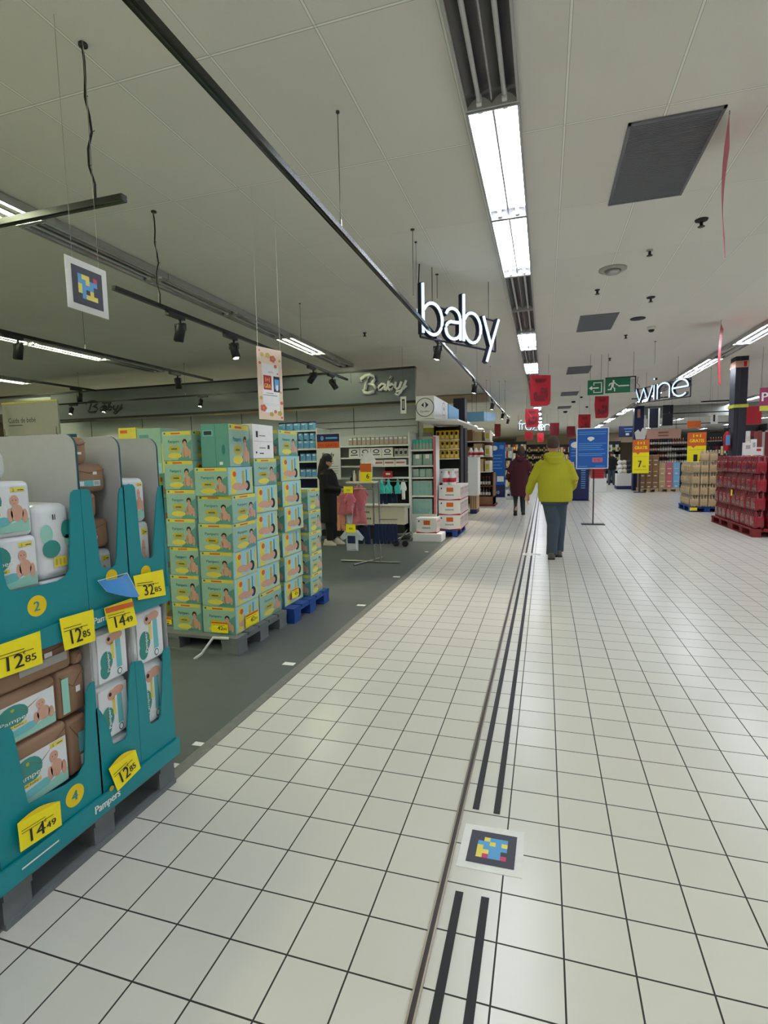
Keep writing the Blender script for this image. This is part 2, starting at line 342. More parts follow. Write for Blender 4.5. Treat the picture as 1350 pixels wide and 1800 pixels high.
# ================================================================== CEILING LAMPS
def make_lamp(lit, warm=False):
    Lh = 1.46; Wd = .305; d = .055
    t = thing('ceiling_lamp', '', 'lamp', (0, 0, 0))
    mb = MB()
    mb.box(-Wd / 2, 0, -.012, -Wd / 2 + .012, Lh, d, 'housing'); mb.box(Wd / 2 - .012, 0, -.012, Wd / 2, Lh, d, 'housing')
    mb.box(-Wd / 2, -.012, -.012, Wd / 2, 0, d, 'housing'); mb.box(-Wd / 2, Lh, -.012, Wd / 2, Lh + .012, d, 'housing'); hs_ = mb.build('housing', t)
    mb = MB(); N = 32; P = []
    for i in range(N + 1):          # double parabolic reflector
        u = i / N; a = (u * 2) % 1 if u < 1 else 1; P.append(((-Wd / 2 + .012) + (Wd - .024) * u, .004 + .048 * (1 - (2 * a - 1) ** 2)))
    V = [(x, y, z) for y in (0, Lh) for x, z in P]
    mb.add(V, [(i, i + 1, i + N + 2, i + N + 1) for i in range(N)], 'refl', True); mb.build('reflector', t)
    for sx in (-1, 1):
        mb = MB(); mb.tube([(sx * .072, .03, .022), (sx * .072, Lh - .03, .022)], .013, ('warm' if warm else 'tube') if lit else 'off', 10); mb.build('tube', t)
        for y in (0, Lh - .03): mb = MB(); mb.box(sx * .072 - .014, y, .0, sx * .072 + .014, y + .03, .05, 'white'); mb.build('tube_holder', hs_)
    return t
ZL = CZ - .06
LMP = {'lit': make_lamp(True), 'dark': make_lamp(False), 'warm': make_lamp(True, True)}; TR = {k: tree(v) for k, v in LMP.items()}; used = set()
def lamp(x, y, lit, label):
    k = 'dark' if not lit else 'warm' if x < -3 else 'lit'
    if k not in used:
        used.add(k); r = LMP[k]; r.location = (x, y, ZL); r['label'] = label; r['group'] = 'ceiling lamps'
    else: copy_tree(None, (x, y, ZL), 0, label, 'ceiling lamps', ch=TR[k])
strips = [('above the aisle', -.31, [(-4.0, 1), (-2.5, 1), (-1.0, 1), (.36, 0), (1.86, 0), (3.36, 1), (4.86, 1), (6.36, 0), (7.8, 0), (9.15, 1), (10.65, 0), (12.1, 1), (13.6, 0)] + [(15.1 + 1.5 * i, i % 2 == 1) for i in range(18)]),  # negative y: unseen lamps added behind the camera to brighten the ceiling
 ('above the baby department', -4.12, [(-5.5, 1), (-4.0, 1), (-2.5, 1), (-1., 1), (.6, 1), (2.1, 1), (3.6, 0), (5.1, 0), (6.6, 0), (8.0, 1), (9.5, 0)]),
 ('left of the baby department', -8.1, [(-4., 1), (-2., 1), (-.5, 1), (1., 1), (2.4, 1), (3.9, 0), (5.4, 1), (6.9, 1), (8.4, 0), (12., 1), (15., 1)]),
 ('far left of the shop', -12.0, [(-3., 1), (1., 1), (3., 1), (5.5, 1), (7., 0), (8.5, 1), (12., 1), (15., 1)]),
 ('above the wine aisle', 3.5, [(-5., 1), (-3., 1), (0., 1), (4.3, 1), (7., 1), (8.7, 1), (10.2, 1), (11.7, 0), (13.2, 1), (14.7, 1), (16.2, 0), (17.7, 0)] + [(19.4 + 2 * i, i % 3 != 2) for i in range(12)]),
 ('right of the wine aisle', 7.4, [(-3., 1), (0., 1), (3., 1), (6., 1), (9., 1), (11.5, 1), (13.5, 1), (16.5, 1), (19.5, 1), (22.5, 1), (25., 1), (28., 1)] + [(31. + 3 * i, 1) for i in range(8)]),
 ('far right of the shop', 12.2, [(0., 1), (4., 1), (9., 1), (13., 1), (16., 1), (21., 1), (26., 1), (31., 1), (36., 1), (42., 1), (48., 1)]),
 ('added left of the far aisle', -4.2, [(22. + 3.5 * i, 1) for i in range(9)]), ('added far left beyond the backdrop wall', -9., [(23. + 6 * i, 1) for i in range(5)])]  # these two rows are added to brighten the far end
for nm, x, L in strips:
    for i, (y, l) in enumerate(L): lamp(x, y, bool(l), '%s ceiling lamp in the row %s, %s counting away' % ('lit' if l else 'unlit', nm, nth(i + 1)))

# ================================================================== TRACKS AND SPOTLIGHTS
def spot_thing(p, yaw, tilt, on, label, aim=None, power=None):
    t = thing('track_spotlight', label, 'spotlight', (0, 0, 0), 'track spotlights')
    mb = MB(); mb.box(-.02, -.11, -.035, .02, .11, 0, 'black'); mb.build('adapter', t)
    mb = MB(); mb.tube([(0, .06, -.03), (0, .06, -.075)], .012, 'black', 8)
    mb.box(-.05, .045, -.085, .05, .075, -.07, 'black'); mb.box(-.052, .045, -.13, -.046, .075, -.075, 'black'); mb.box(.046, .045, -.13, .052, .075, -.075, 'black'); mb.build('bracket', t)
    a = Vector((sin(tilt), 0, -cos(tilt))); c = Vector((0, .06, -.125)); b = c - a * .06; e = c + a * .1
    mb = MB(); mb.tube([b, b + a * .02, e, e], [.026, .043, .043, .036], 'black', 14); hd_ = mb.build('head', t)
    mb = MB(); mb.tube([e - a * .004, e + a * .002], .034, 'bulb' if on else 'dark', 12); mb.build('lens', hd_)
    t.location = p; t.rotation_euler = (0, 0, yaw)
    if on:
        ld = bpy.data.lights.new('spot_beam', 'SPOT'); ld.energy = power or SPOT; ld.spot_size = radians(62); ld.spot_blend = .7; ld.color = (1, .86, .66); ld.shadow_soft_size = .03
        lo = bpy.data.objects.new('spot_beam', ld); COL.objects.link(lo); lo.parent = t
        R = Matrix.Rotation(yaw, 3, 'Z'); wp = Vector(p) + R @ (e + a * .006); lo.location = e + a * .006
        tgt = Vector(aim) if aim else wp + R @ a
        lo.rotation_euler = (R.transposed() @ (tgt - wp)).to_track_quat('-Z', 'Y').to_euler()
    return t
def track(a, b, label, wires=(), thick=False):
    a, b = Vector(a), Vector(b); t = thing('light_track', label, 'track', a, 'black light tracks'); d = (b - a).normalized(); s = d.cross(Vector((0, 0, 1))) * .018
    mb = MB(); P = [a - s, a + s, a + s + Vector((0, 0, .032)), a - s + Vector((0, 0, .032))]; mb.prism(P, b - a, 'trk')
    P = [a - s * .3 - Vector((0, 0, .0015)), a + s * .3 - Vector((0, 0, .0015)), a + s * .3, a - s * .3]; mb.prism(P, b - a, 'dark'); mb.build('profile', t)
    for q, kind in wires:
        q = Vector(q); mb = MB(); top = Vector((q.x, q.y, CZ))
        if kind == 'cable':
            P = [q + Vector((.012 * sin(k * 1.9), .01 * cos(k * 1.3), 0)) + (top - q) * (k / 9) for k in range(10)]
            mb.tube(P, .006, 'black', 6); mb.tube([q, top], .003, 'greyp', 5); mb.lathe((q.x, q.y, CZ - .012), [(.022, 0), (.022, .012)], 'dark', 10)
            for k in (2, 4, 6): mb.tube([P[k], P[k] + Vector((.018, 0, .004))], .0025, 'black', 4)
            mb.build('power_cable', t)
        else:
            mb.tube([q, top - Vector((0, 0, .002))], .0022, 'dark', 5); mb.tube([q - Vector((0, 0, .0)), q + Vector((0, 0, .05))], .008, 'steel', 6); mb.lathe((q.x, q.y, CZ - .012), [(.012, 0), (.012, .01)], 'dark', 8); mb.build('suspension_wire', t)
    return t
zm = 2.9
track((-1.21, -1.2, zm), (-1.21, 19.4, zm), 'long black light track running over the vinyl edge, the nearest to the aisle', [((-1.21, y, zm + .03), 'wire') for y in (1.2, 3.18, 5.2, 7.6, 10., 12.5, 15., 17.)])
track((-4.4, 2.3, 2.83), (-2.03, 2.3, 2.83), 'short black light track crossing at upper left, ending beside a power cable', [((-2.22, 2.3, 2.86), 'cable')])
track((-3.12, 3.36, 2.83), (-3.12, 8.3, 2.83), 'black light track over the carton pallets carrying four spotlights', [((-3.12, 3.86, 2.86), 'cable'), ((-3.12, 6.6, 2.86), 'wire')])
track((-5.1, 1.2, 2.83), (-5.1, 7.45, 2.83), 'black light track behind the hanging marker, second one from the left', [((-5.1, 5., 2.86), 'wire')])
track((-7.6, 1.5, 2.83), (-7.6, 7.6, 2.83), 'farthest left black light track', [((-7.6, 5.2, 2.86), 'wire')])
YT = 9.55
track((-10.7, YT, 2.92), (-4.6, YT, 2.92), 'black light track running across in front of the grey fascia', [((-10., YT, 2.95), 'wire'), ((-7.2, YT, 2.95), 'wire')])
def P_Z(px, py, z): return atZ(px, py, z)
sp = [((290, 560), 2.8, 0, 'unlit black spotlight under the cable of the carton track', -.3), ((400, 595), 2.8, 1, 'lit black spotlight on the track above the carton pallets', .25),
      ((537, 648), 2.8, 0, 'left head of the pair of unlit spotlights before the fascia', -.7), ((548, 652), 2.8, 0, 'right head of the pair of unlit spotlights before the fascia', .6),
      ((10, 596), 2.8, 0, 'unlit black spotlight at the left edge of the photo', -.2), ((291, 657), 2.8, 0, 'unlit black spotlight hanging from the end of the second track, before the fascia', .1),
      ((136, 688), 2.8, 0, 'unlit black spotlight at the end of the farthest left track', 0)]
for (px, py), z, on, lb, tl in sp:
    p = P_Z(px, py, z)
    x = min((-3.12, -5.1, -7.6), key=lambda q: abs(q - p.x)); p = Vector((x, p.y if abs(p.x - x) < .4 else p.y, 2.83))
    if px in (537, 548): p.y = 6.9 if px == 537 else 7.6
    if px == 291: p.y = 6.55
    if px == 136: p.y = 7.2
    spot_thing(p, 0, tl, on, lb, None if not on else (-2.4, p.y - .3, 0))
for px, lb in ((128, 'left of three lit spotlights in front of the grey fascia'), (187, 'middle of three lit spotlights in front of the grey fascia'), (357, 'right of three lit spotlights in front of the grey fascia')):
    p = atY(px, 700, YT); spot_thing((p.x, YT, 2.92), pi / 2, -.35, 1, lb, (p.x, 10.5, 1.6), SPOT * .9)
for px, y, on, lb, aim in ((853, 13.0, 1, 'lit spotlight near the far end of the long track', (-1.9, 12.3, 1.2)), (877, 16.2, 1, 'second lit spotlight near the far end of the long track', (-1.9, 15.5, 1.)), (888, 18.6, 0, 'unlit spotlight at the very end of the long track', None)):
    spot_thing((-1.21, y, zm), 0, -.25, on, lb, aim, SPOT * 2.6)
spot_thing((-1.21, 6.2, zm), 0, -.2, 1, 'lit spotlight on the long track ahead of the clothes rack', (-1.35, 5.3, 0), SPOT * 1.6)
spot_thing((-1.21, 9.6, zm), 0, -.2, 1, 'lit spotlight on the long track ahead of the juice cartons', (-1.2, 9.2, 0), SPOT * 1.8)

# ================================================================== THINGS ON THE CEILING
def grille(x0, y0, x1, y1, lb):
    t = thing('air_grille', lb, 'grille', ((x0 + x1) / 2, (y0 + y1) / 2, CZ - .012), 'ceiling return air grilles')
    mb = MB(); e = .02
    for a in ((x0, y0, x1, y0 + e), (x0, y1 - e, x1, y1), (x0, y0, x0 + e, y1), (x1 - e, y0, x1, y1)): mb.box(a[0], a[1], CZ - .012, a[2], a[3], CZ - .0005, 'grille')
    mb.build('frame', t)
    mb = MB(); mb.box(x0 + e, y0 + e, CZ - .003, x1 - e, y1 - e, CZ - .001, 'dgrey'); n = int((y1 - y0) / .02)
    for i in range(n): yy = y0 + e + (y1 - y0 - 2 * e) * (i + .5) / n; mb.box(x0 + e, yy - .006, CZ - .009, x1 - e, yy + .006, CZ - .003, 'grille')
    mb.build('louvre', t)
grille(.49, 3.88, 1.04, 5.02, 'large dark return air grille in the ceiling, the nearest one at upper right')
grille(.49, 8.67, 1.03, 9.72, 'second nearest return air grille in the ceiling')
grille(.5, 13.4, 1.04, 14.5, 'third nearest return air grille in the ceiling, small and grey')
grille(.5, 18.4, 1.04, 19.5, 'fourth nearest return air grille in the ceiling, above the exit signs')
grille(.5, 23.4, 1.04, 24.5, 'farthest return air grille in the ceiling')
def disc(px, py, prof, m, name, lb, cat, m2=None, grp=None):
    p = atZ(px, py, CZ - .02); mb = MB(); mb.lathe((p.x, p.y, CZ), [(r, -z) for r, z in prof], m, 20); o = mb.build(name)
    if m2:
        t = thing(name, lb, cat, (p.x, p.y, CZ - .05), grp); o.parent = t; o.name = 'cover'; o.location = o.location - t.location
        mb = MB(); mb.lathe((p.x, p.y, CZ - prof[-1][1]), [(r, -z) for r, z in m2[1]], m2[0], 14); mb.build(m2[2], t); return t
    return tag(o, lb, cat, grp)
disc(1077, 476, [(.15, 0), (.15, .012), (.1, .02)], 'greyp', 'ceiling_speaker', 'round recessed ceiling speaker with glass ring, right of the aisle lamps', 'speaker', ('steel', [(.09, 0), (.075, .03), (.04, .034)], 'lens'))
disc(1121, 562, [(.11, 0), (.11, .01), (.09, .014)], 'dgrey', 'round_vent', 'flat grey round vent in the ceiling beside the second air grille', 'vent')
disc(1145, 577, [(.065, 0), (.065, .04), (.055, .045)], 'white', 'dome_camera', 'white dome camera with dark globe under the ceiling', 'camera', ('glass', [(.05, 0), (.045, .02), (.03, .035), (.01, .04)], 'globe'))
for k, (px, py, lb) in enumerate(((1233, 390, 'dark smoke detector right of the nearest air grille'), (1144, 525, 'dark smoke detector beyond the ceiling speaker'), (1142, 443, 'small pale sprinkler head left of the red banner'), (1100, 591, 'small sprinkler beyond the second air grille'), (1050, 512, 'tiny sprinkler between the speaker and the second grille'), (1072, 631, 'small sprinkler above the exit signs'), (641, 587, 'pale sprinkler above the baby fascia'), (1290, 672, 'small sprinkler near the dark blue column'))):
    disc(px, py, [(.055, 0), (.05, .012), (.02, .02)] if k < 2 else [(.03, 0), (.03, .01), (.012, .014)], 'dgrey' if k != 2 else 'greyp', 'ceiling_sensor', lb, 'detector', ('dark', [(.014, 0), (.014, .035), (.03, .04), (.028, .045)], 'sensor_tip'), 'ceiling detectors and sprinklers')
for k, (px, y, s) in enumerate(((1040, 16, .04), (1022, 20, .05), (1032, 24, .06), (1008, 21.5, .08), (994, 26, .1))):
    p = atZ(px, 690, CZ); mb = MB(); x = atY(px, 700, y).x; mb.ball((x, y, CZ - .03), s, 'glass', 10, (1, 1, .6)); tag(mb.build('dome_camera'), 'small dark dome camera under the far ceiling, %s of the far row' % nth(k + 1), 'camera', 'far dome cameras')
# hanging wires with hooks
for k, (px, py, py2, lb) in enumerate(((725, 403, 520, 'thin wire with dark tip hanging left of the neon word over the aisle'), (768, 482, 525, 'short rod with T hook hanging above the word baby'), (1152, 600, 640, 'thin wire hanging near the second grille'), (855, 668, 740, 'thin wire hanging above the dark blue pillar box'), (888, 670, 730, 'thin wire beyond the spotlights'))):
    p = atZ(px, py, CZ); best = min((abs((M3 @ Vector((p.x, p.y, z - H))).z / (M3 @ Vector((p.x, p.y, z - H))).y * -F + 900 - py2), z) for z in [1.6 + .02 * i for i in range(100)])[1]
    mb = MB(); mb.tube([(p.x, p.y, best), (p.x, p.y, CZ)], .003, 'dark', 5); mb.lathe((p.x, p.y, CZ - .008), [(.02, 0), (.02, .008)], 'dark', 8); tag(mb.build('hanging_wire'), lb, 'wire', 'bare ceiling wires')

# ================================================================== NEON WORDS
def arc(cx, cy, rx, ry, a0, a1, n=14): return [(cx + rx * cos(radians(a0 + (a1 - a0) * i / n)), cy + ry * sin(radians(a0 + (a1 - a0) * i / n))) for i in range(n + 1)]
GL = {'b': ([[(0, 1.55), (0, 0)], arc(.42, .5, .42, .5, 180, -180, 24)], .98), 'a': ([arc(.36, .66, .34, .34, 160, 0, 8) + [(.7, .35), (.7, 0)], [(.7, .58), (.35, .55)] + arc(.33, .28, .31, .28, 100, 270, 9) + arc(.33, .28, .37, .28, 270, 350, 5)], .86),
      'y': ([[(0, 1), (.4, .02)], [(.8, 1), (.4, .02), (.17, -.55)]], .9), 'w': ([[(0, 1), (.32, 0), (.62, .92), (.92, 0), (1.24, 1)]], 1.36), 'i': ([[(0, 1), (0, 0)], [(0, 1.36), (0, 1.46)]], .22),
      'n': ([[(0, 1), (0, 0)], [(0, .55)] + arc(.36, .6, .36, .4, 170, 0, 10) + [(.72, 0)]], .86), 'e': ([[(.02, .53), (.8, .53)] + arc(.41, .5, .4, .5, 5, 315, 22)], .92),
      'f': ([[(.18, 0), (.18, 1.2)] + arc(.46, 1.2, .28, .3, 180, 75, 8), [(0, .95), (.45, .95)]], .52), 'r': ([[(0, 1), (0, 0)], [(0, .55)] + arc(.36, .6, .36, .4, 170, 70, 7)], .5), 'o': ([arc(.42, .5, .42, .5, 0, 360, 24)], .96), 'z': ([[(0, 1), (.66, 1), (0, 0), (.7, 0)]], .8)}
def neon(word, p0, p1, xh, label, wires=(), tilt=0.):
    """p0 -> p1: ends of the baseline; letters stand up in z and face the camera side"""
    p0, p1 = Vector(p0), Vector(p1); tot = sum(GL[c][1] for c in word) - .12; U = (p1 - p0) / tot; Ul = U.length; V = Vector((0, 0, xh)); n = U.cross(V).normalized(); r = xh * .052
    t = thing('neon_word_sign', label, 'sign', (p0 + p1) / 2); x = 0
    for c in word:
        mb = MB()
        for S in GL[c][0]:
            P = [p0 + U * (x + a) + V * b for a, b in S]
            mb.tube([p + n * .0 for p in P], [(r, r * .8)] * len(P), 'neon', 8)
            Q = [p - n * .06 for p in P]
            for i in range(len(Q) - 1):          # dark channel behind the tube
                d = (Q[i + 1] - Q[i]).normalized(); s = d.cross(n) * r * 1.25; e = d * r * .5
                mb.prism([Q[i] - s - e, Q[i] + s - e, Q[i + 1] + s + e, Q[i + 1] - s + e], n * (.06 - r * .3), 'lamp')
        mb.build('letter', t); x += GL[c][1]
    mb = MB(); k = n * -.05
    for h in (-.1, .98): mb.tube([p0 + k + V * h, p1 + k + V * h], .012, 'lamp', 6)
    for q in (p0, p1): mb.tube([q + k - V * .1, q + k + V * .98], .012, 'lamp', 6)
    mb.build('support_frame', t)
    for a in wires:
        q = p0 + (p1 - p0) * a + k + V * .98; mb = MB(); mb.tube([q, Vector((q.x, q.y, CZ))], .004, 'dark', 5); mb.build('wire', t)
    q = p0 + k + V * .9; mb = MB(); mb.tube([q, q + Vector((.05, 0, .12)), q + Vector((-.02, .02, .2)), (q.x, q.y, CZ)], .007, 'black', 6); mb.build('power_cable', t)
    return t
neon('baby', atY(744, 585, 5.75), atY(876, 612, 6.7), .335, 'illuminated white word baby in lowercase hanging over the vinyl edge', (.15, .9))
neon('wine', atY(1117, 707, 15.8), atY(1209, 694, 12.2), .345, 'illuminated white word wine in lowercase hanging at right', (.2, .8))
neon('frozen', atY(911, 755, 27), atY(967, 757, 27), .3, 'illuminated white word frozen far down the aisle behind red posters', (.1, .9))

# ================================================================== EXIT SIGNS
def hang(mb, xs, y, z): [mb.tube([(x, y, z), (x, y, CZ)], .003, 'dark', 5) for x in xs]
x0, x1, z0, z1 = rectY(1033, 668, 1061, 694, 12); t = thing('exit_sign', 'green exit sign with white arrow pointing left through a door', 'sign', (x0, 12, z0), 'green exit signs')
mb = MB(); mb.box(x0, 12, z0, x1, 12.03, z1, 'exitg'); fr = frY(x0, x1, z0, z1, 12)
mb.drect(fr, .25, .42, .7, .5, 'white'); mb.dpoly(fr, [(.08, .46), (.28, .62), (.28, .3)], 'white')
for a in ((.36, .78, .9, .84), (.36, .12, .9, .18), (.84, .12, .9, .84), (.36, .62, .42, .84), (.36, .12, .42, .32)): mb.drect(fr, *a, 'white', .0014)
mb.build('panel', t); mb = MB(); hang(mb, (x0 + .05, x1 - .05), 12.01, z1); mb.build('wire', t)
x0, x1, z0, z1 = rectY(1064, 664, 1118, 690, 12); t = thing('exit_sign', 'wide green exit sign with a running figure and line, in a dark frame', 'sign', (x0, 12, z0), 'green exit signs')
mb = MB(); xm = x0 + (x1 - x0) * .82; mb.box(x0, 12.0, z0, xm, 12.03, z1, 'exitg'); mb.box(xm + .01, 12.01, z0, x1 - .03, 12.03, z1 - .03, 'greyp'); fr = frY(x0, x1, z0, z1, 12)
mb.drect(fr, .42, .42, .78, .5, 'white'); mb.dell(fr, .27, .8, .035, .08, 'white'); mb.dpoly(fr, [(.2, .7), (.3, .74), (.27, .42), (.2, .4)], 'white')
for a in ([(.2, .42), (.25, .46), (.2, .2), (.08, .2), (.08, .28), (.16, .28)], [(.24, .44), (.27, .42), (.33, .3), (.33, .1), (.29, .1), (.29, .26)], [(.22, .7), (.14, .66), (.1, .48), (.13, .46), (.17, .6), (.22, .62)], [(.28, .7), (.38, .5), (.42, .5), (.42, .56), (.39, .57), (.3, .74)]): mb.dpoly(fr, a, 'white', .0014)
mb.build('panel', t); mb = MB(); mb.box(x0, 11.995, z1, x1, 12.035, z1 + .02, 'black'); mb.box(x1 - .02, 11.995, z0, x1, 12.035, z1, 'black'); hang(mb, (x0 + .05, x1 - .05), 12.01, z1 + .01); mb.build('frame', t)

# ================================================================== RED HANGING POSTERS
def red_poster(px0, py0, px1, py1, Y, label, yaw=0., m='red', art=True):
    x0, x1, z0, z1 = rectY(px0, py0, px1, py1, Y); t = thing('hanging_poster', label, 'poster', ((x0 + x1) / 2, Y, z0), 'red posters hanging over the aisle')
    mb = MB(); w, h = x1 - x0, z1 - z0; n = 8; top = []; fr = (Vector((x0, Y, z0)), Vector((w, w * yaw, 0)), Vector((0, 0, h)))
    def q(u, v): return mb.pt(fr, u, v, 0) + Vector((0, .03 * h * sin(3 * v) , 0))
    outl = [(.08, 0), (.85, .0), (.97, .06), (1, .2), (1, .98), (.03, 1), (0, .6)]
    c = [q(*p) for p in outl]; mb.prism(c, (0, .004, 0), m)
    if art:
        for k in range(3): mb.drect(fr, .25 + .03 * k, .84 - .05 * k, .8 - .04 * k, .87 - .05 * k, 'dred', .02 * h + .01)
        mb.dell(fr, .3, .3, .1, .16, 'dred', .02 * h + .01); mb.dell(fr, .62, .5, .1, .09, 'dred', .02 * h + .01); mb.dell(fr, .55, .26, .2, .1, 'dred', .02 * h + .012); mb.dell(fr, .8, .4, .07, .2, 'dred', .02 * h + .012)
    mb.build('sheet', t); mb = MB()
    for u in (.1, .9): p = q(u, 1); mb.tube([p, (p.x, p.y, CZ)], .002, 'dark', 4)
    mb.build('string', t); return t
red_poster(930, 658, 968, 713, 11.5, 'largest red poster with dark drawings, nearest of those hanging over the aisle', .25)
red_poster(923, 718, 947, 751, 18.5, 'red poster hanging in front of the first letters of frozen')
red_poster(1045, 696, 1070, 735, 16, 'red poster hanging just below the wide exit sign')
red_poster(1016, 728, 1038, 765, 17, 'red poster hanging behind the top of the blue stand sign')
red_poster(966, 743, 983, 766, 24, 'red poster hanging just right of the word frozen', m='dred')
red_poster(996, 749, 1011, 768, 28, 'small red poster between the word frozen and the blue stand sign', m='dred')
red_poster(922, 758, 937, 773, 34, 'small red poster below the letters f and r of frozen', art=False)
red_poster(944, 761, 956, 777, 36, 'tiny red poster beneath the lamp row beyond frozen', art=False)
red_poster(869, 745, 880, 768, 24, 'narrow dark red poster beyond the brown cartons on the left', m='dred', art=False)
# two banners seen edge on
for (X, Y, pz0, pz1, yaw, lb) in ((1.07, 3.95, 2.86, 3.58, .0, 'long thin red banner seen nearly edge-on below the ceiling at upper right'), (2.64, 9.75, 2.62, 3.55, .05, 'red banner seen nearly edge-on above the word wine')):
    d = Vector((X, Y, 0)).normalized(); mb = MB(); k = .42 if yaw == 0 else .5
    P = []
    for i in range(9):
        v = i / 8; b = .025 * sin(pi * v); s = Vector((-d.y, d.x, 0)) * b; p = Vector((X, Y, pz0 + (pz1 - pz0) * v)) + s; P.append(p)
    dd = (d + Vector((-d.y, d.x, 0)) * -(.02 + yaw)).normalized() * k
    for i in range(8): mb.prism([P[i], P[i] + dd, P[i + 1] + dd, P[i + 1]], Vector((-d.y, d.x, 0)) * .003, 'red' if yaw else 'pink')
    mb.tube([P[-1], (P[-1].x, P[-1].y, CZ)], .002, 'dark', 4)
    tag(mb.build('hanging_banner'), lb, 'banner')
# ================================================================== PALLETS
def pallet(x0, y0, x1, y1, m, label, h=.144, along='y'):
    """EUR pallet: deck boards run along `along`"""
    t = thing('pallet', label, 'pallet', ((x0 + x1) / 2, (y0 + y1) / 2, 0)); lx, ly = x1 - x0, y1 - y0
    if along == 'x': fx = lambda a, b, c, d: (x0 + a * lx, y0 + c * ly, x0 + b * lx, y0 + d * ly)
    else: fx = lambda a, b, c, d: (x0 + c * lx, y0 + a * ly, x0 + d * lx, y0 + b * ly)
    def bx(a, b, c, d, z0, z1, nm):
        q = fx(a, b, c, d); mb = MB(); mb.box(q[0], q[1], z0, q[2], q[3], z1, m); mb.build(nm, t)
    for c in (0, .21, .41, .61, .82): bx(0, 1, c, c + .18, h - .022, h, 'deck_board')
    for a in (0, .44, .88): bx(a, a + .12, 0, 1, h - .044, h - .022, 'stringer_board')
    for c in (0, .41, .82):
        bx(0, 1, c, c + .18 if c != .41 else c + .18, 0, .022, 'bottom_board')
        for a in (0, .44, .88): bx(a, a + .12, c + .01, c + .17, .022, h - .044, 'block')
    return t

# ================================================================== DIAPER PRINTS
def baby(mb, fr, cu, cv, s, asp=1., hair='bskin', off=.0022, flip=1):
    k = s * asp * flip
    mb.dell(fr, cu, cv, .3 * k, .42 * s, 'bskin', off); mb.dell(fr, cu - .1 * k, cv + .62 * s, .21 * abs(k), .27 * s, 'bskin', off + .0003)
    mb.dell(fr, cu - .33 * k, cv - .1 * s, .12 * abs(k), .34 * s, 'bskin', off); mb.dell(fr, cu + .36 * k, cv - .18 * s, .13 * abs(k), .36 * s, 'bskin', off)
    if hair != 'bskin': mb.dell(fr, cu - .1 * k, cv + .7 * s, .23 * abs(k), .23 * s, hair, off + .0004); mb.dell(fr, cu - .1 * k, cv + .58 * s, .17 * abs(k), .19 * s, 'bskin', off + .0006)
    for e in (-.08, .08): mb.dell(fr, cu - .1 * k + e * k, cv + .64 * s, .022 * abs(k), .028 * s, 'ink', off + .0009, 8)
    mb.dell(fr, cu - .1 * k, cv + .48 * s, .05 * abs(k), .015 * s, 'pinkc', off + .0009, 8)
def print_white(mb, fr, full=True, size=True):
    mb.drect(fr, .03, .03, .97, .97, 'plast', .0006); mb.dpoly(fr, [(.03, .03), (.97, .03), (.97, .3), (.6, .2), (.3, .24), (.03, .18)], 'pgreen', .001)
    mb.dell(fr, .3, .68, .24, .26, 'pteal', .0014); mb.dell(fr, .1, .5, .1, .16, 'pgreen', .0012)
    mb.dpoly(fr, [(.05, .12), (.6, .18), (.75, .3), (.55, .36), (.05, .28)], 'plteal', .0016)
    baby(mb, fr, .77, .42, .42, .85)
    mb.dtext(fr, 'Pampers', .1, .52, .1, 'white', .0024, w=.5, bold=.02)
    mb.drect(fr, .12, .38, .5, .45, 'cyel', .002); mb.dtext(fr, 'new baby', .15, .393, .04, 'ink', .0028, w=.3)
    mb.dell(fr, .3, .82, .03, .04, 'coc', .002, 10)
    if size: mb.drect(fr, .68, .86, .92, .95, 'cyel', .002); mb.dtext(fr, '2', .72, .875, .05, 'ink', .003); mb.drect(fr, .8, .89, .9, .905, 'ink', .003)
def print_rot(mb, fr):      # upright pack seen with the writing running up
    O, U, V = fr; f2 = (O + U, V, -U)
    mb.drect(fr, .03, .03, .97, .97, 'plast', .0006)
    mb.dell(fr, .3, .42, .2, .2, 'pteal', .0012); mb.dell(fr, .24, .24, .16, .16, 'pteal', .0014); mb.dpoly(fr, [(.62, .2), (.8, .2), (.78, .86), (.62, .84)], 'plteal', .0014)
    mb.dell(fr, .45, .82, .14, .1, 'bskin', .002); mb.dell(fr, .66, .86, .2, .09, 'bskin', .0018); mb.dell(fr, .4, .84, .05, .04, 'hair', .0026, 8)
    mb.drect(fr, .47, .42, .55, .75, 'cyel', .002); mb.dell(fr, .7, .12, .08, .07, 'ctext', .002); mb.dell(fr, .7, .12, .055, .05, 'white', .0024)
    mb.dtext((O + U * 0, V, -U), 'Pampers', .2, -.38, .09, 'white', .003, w=.42, bold=.02)
def print_side(mb, fr):     # green blobs
    mb.dell(fr, .18, .62, .2, .14, 'pgreen', .0012); mb.dell(fr, .3, .4, .3, .13, 'pteal', .0014); mb.dell(fr, .85, .66, .18, .14, 'pteal', .0012); mb.dell(fr, .85, .5, .1, .08, 'pgreen', .0012)
    mb.drect(fr, .35, .12, .8, .27, 'cyel', .0014)
    for k in range(3): mb.drect(fr, .4 + .13 * k, .15, .46 + .13 * k, .24, 'coc', .002)
    mb.drect(fr, .4, .82, .44, .9, 'ink', .0014); mb.drect(fr, .47, .82, .5, .9, 'ink', .0014)
def print_kraft(mb, fr):    # white label with a barcode on a brown bale
    mb.drect(fr, .1, .12, .85, .4, 'plteal', .001); mb.drect(fr, .14, .16, .28, .36, 'white', .0014); mb.drect(fr, .6, .14, .82, .38, 'white', .0014)
    for k in range(5): mb.drect(fr, .63 + k * .035, .17, .645 + k * .035, .35, 'ink', .002)
    mb.drect(fr, .6, .66, .74, .8, 'white', .0012)
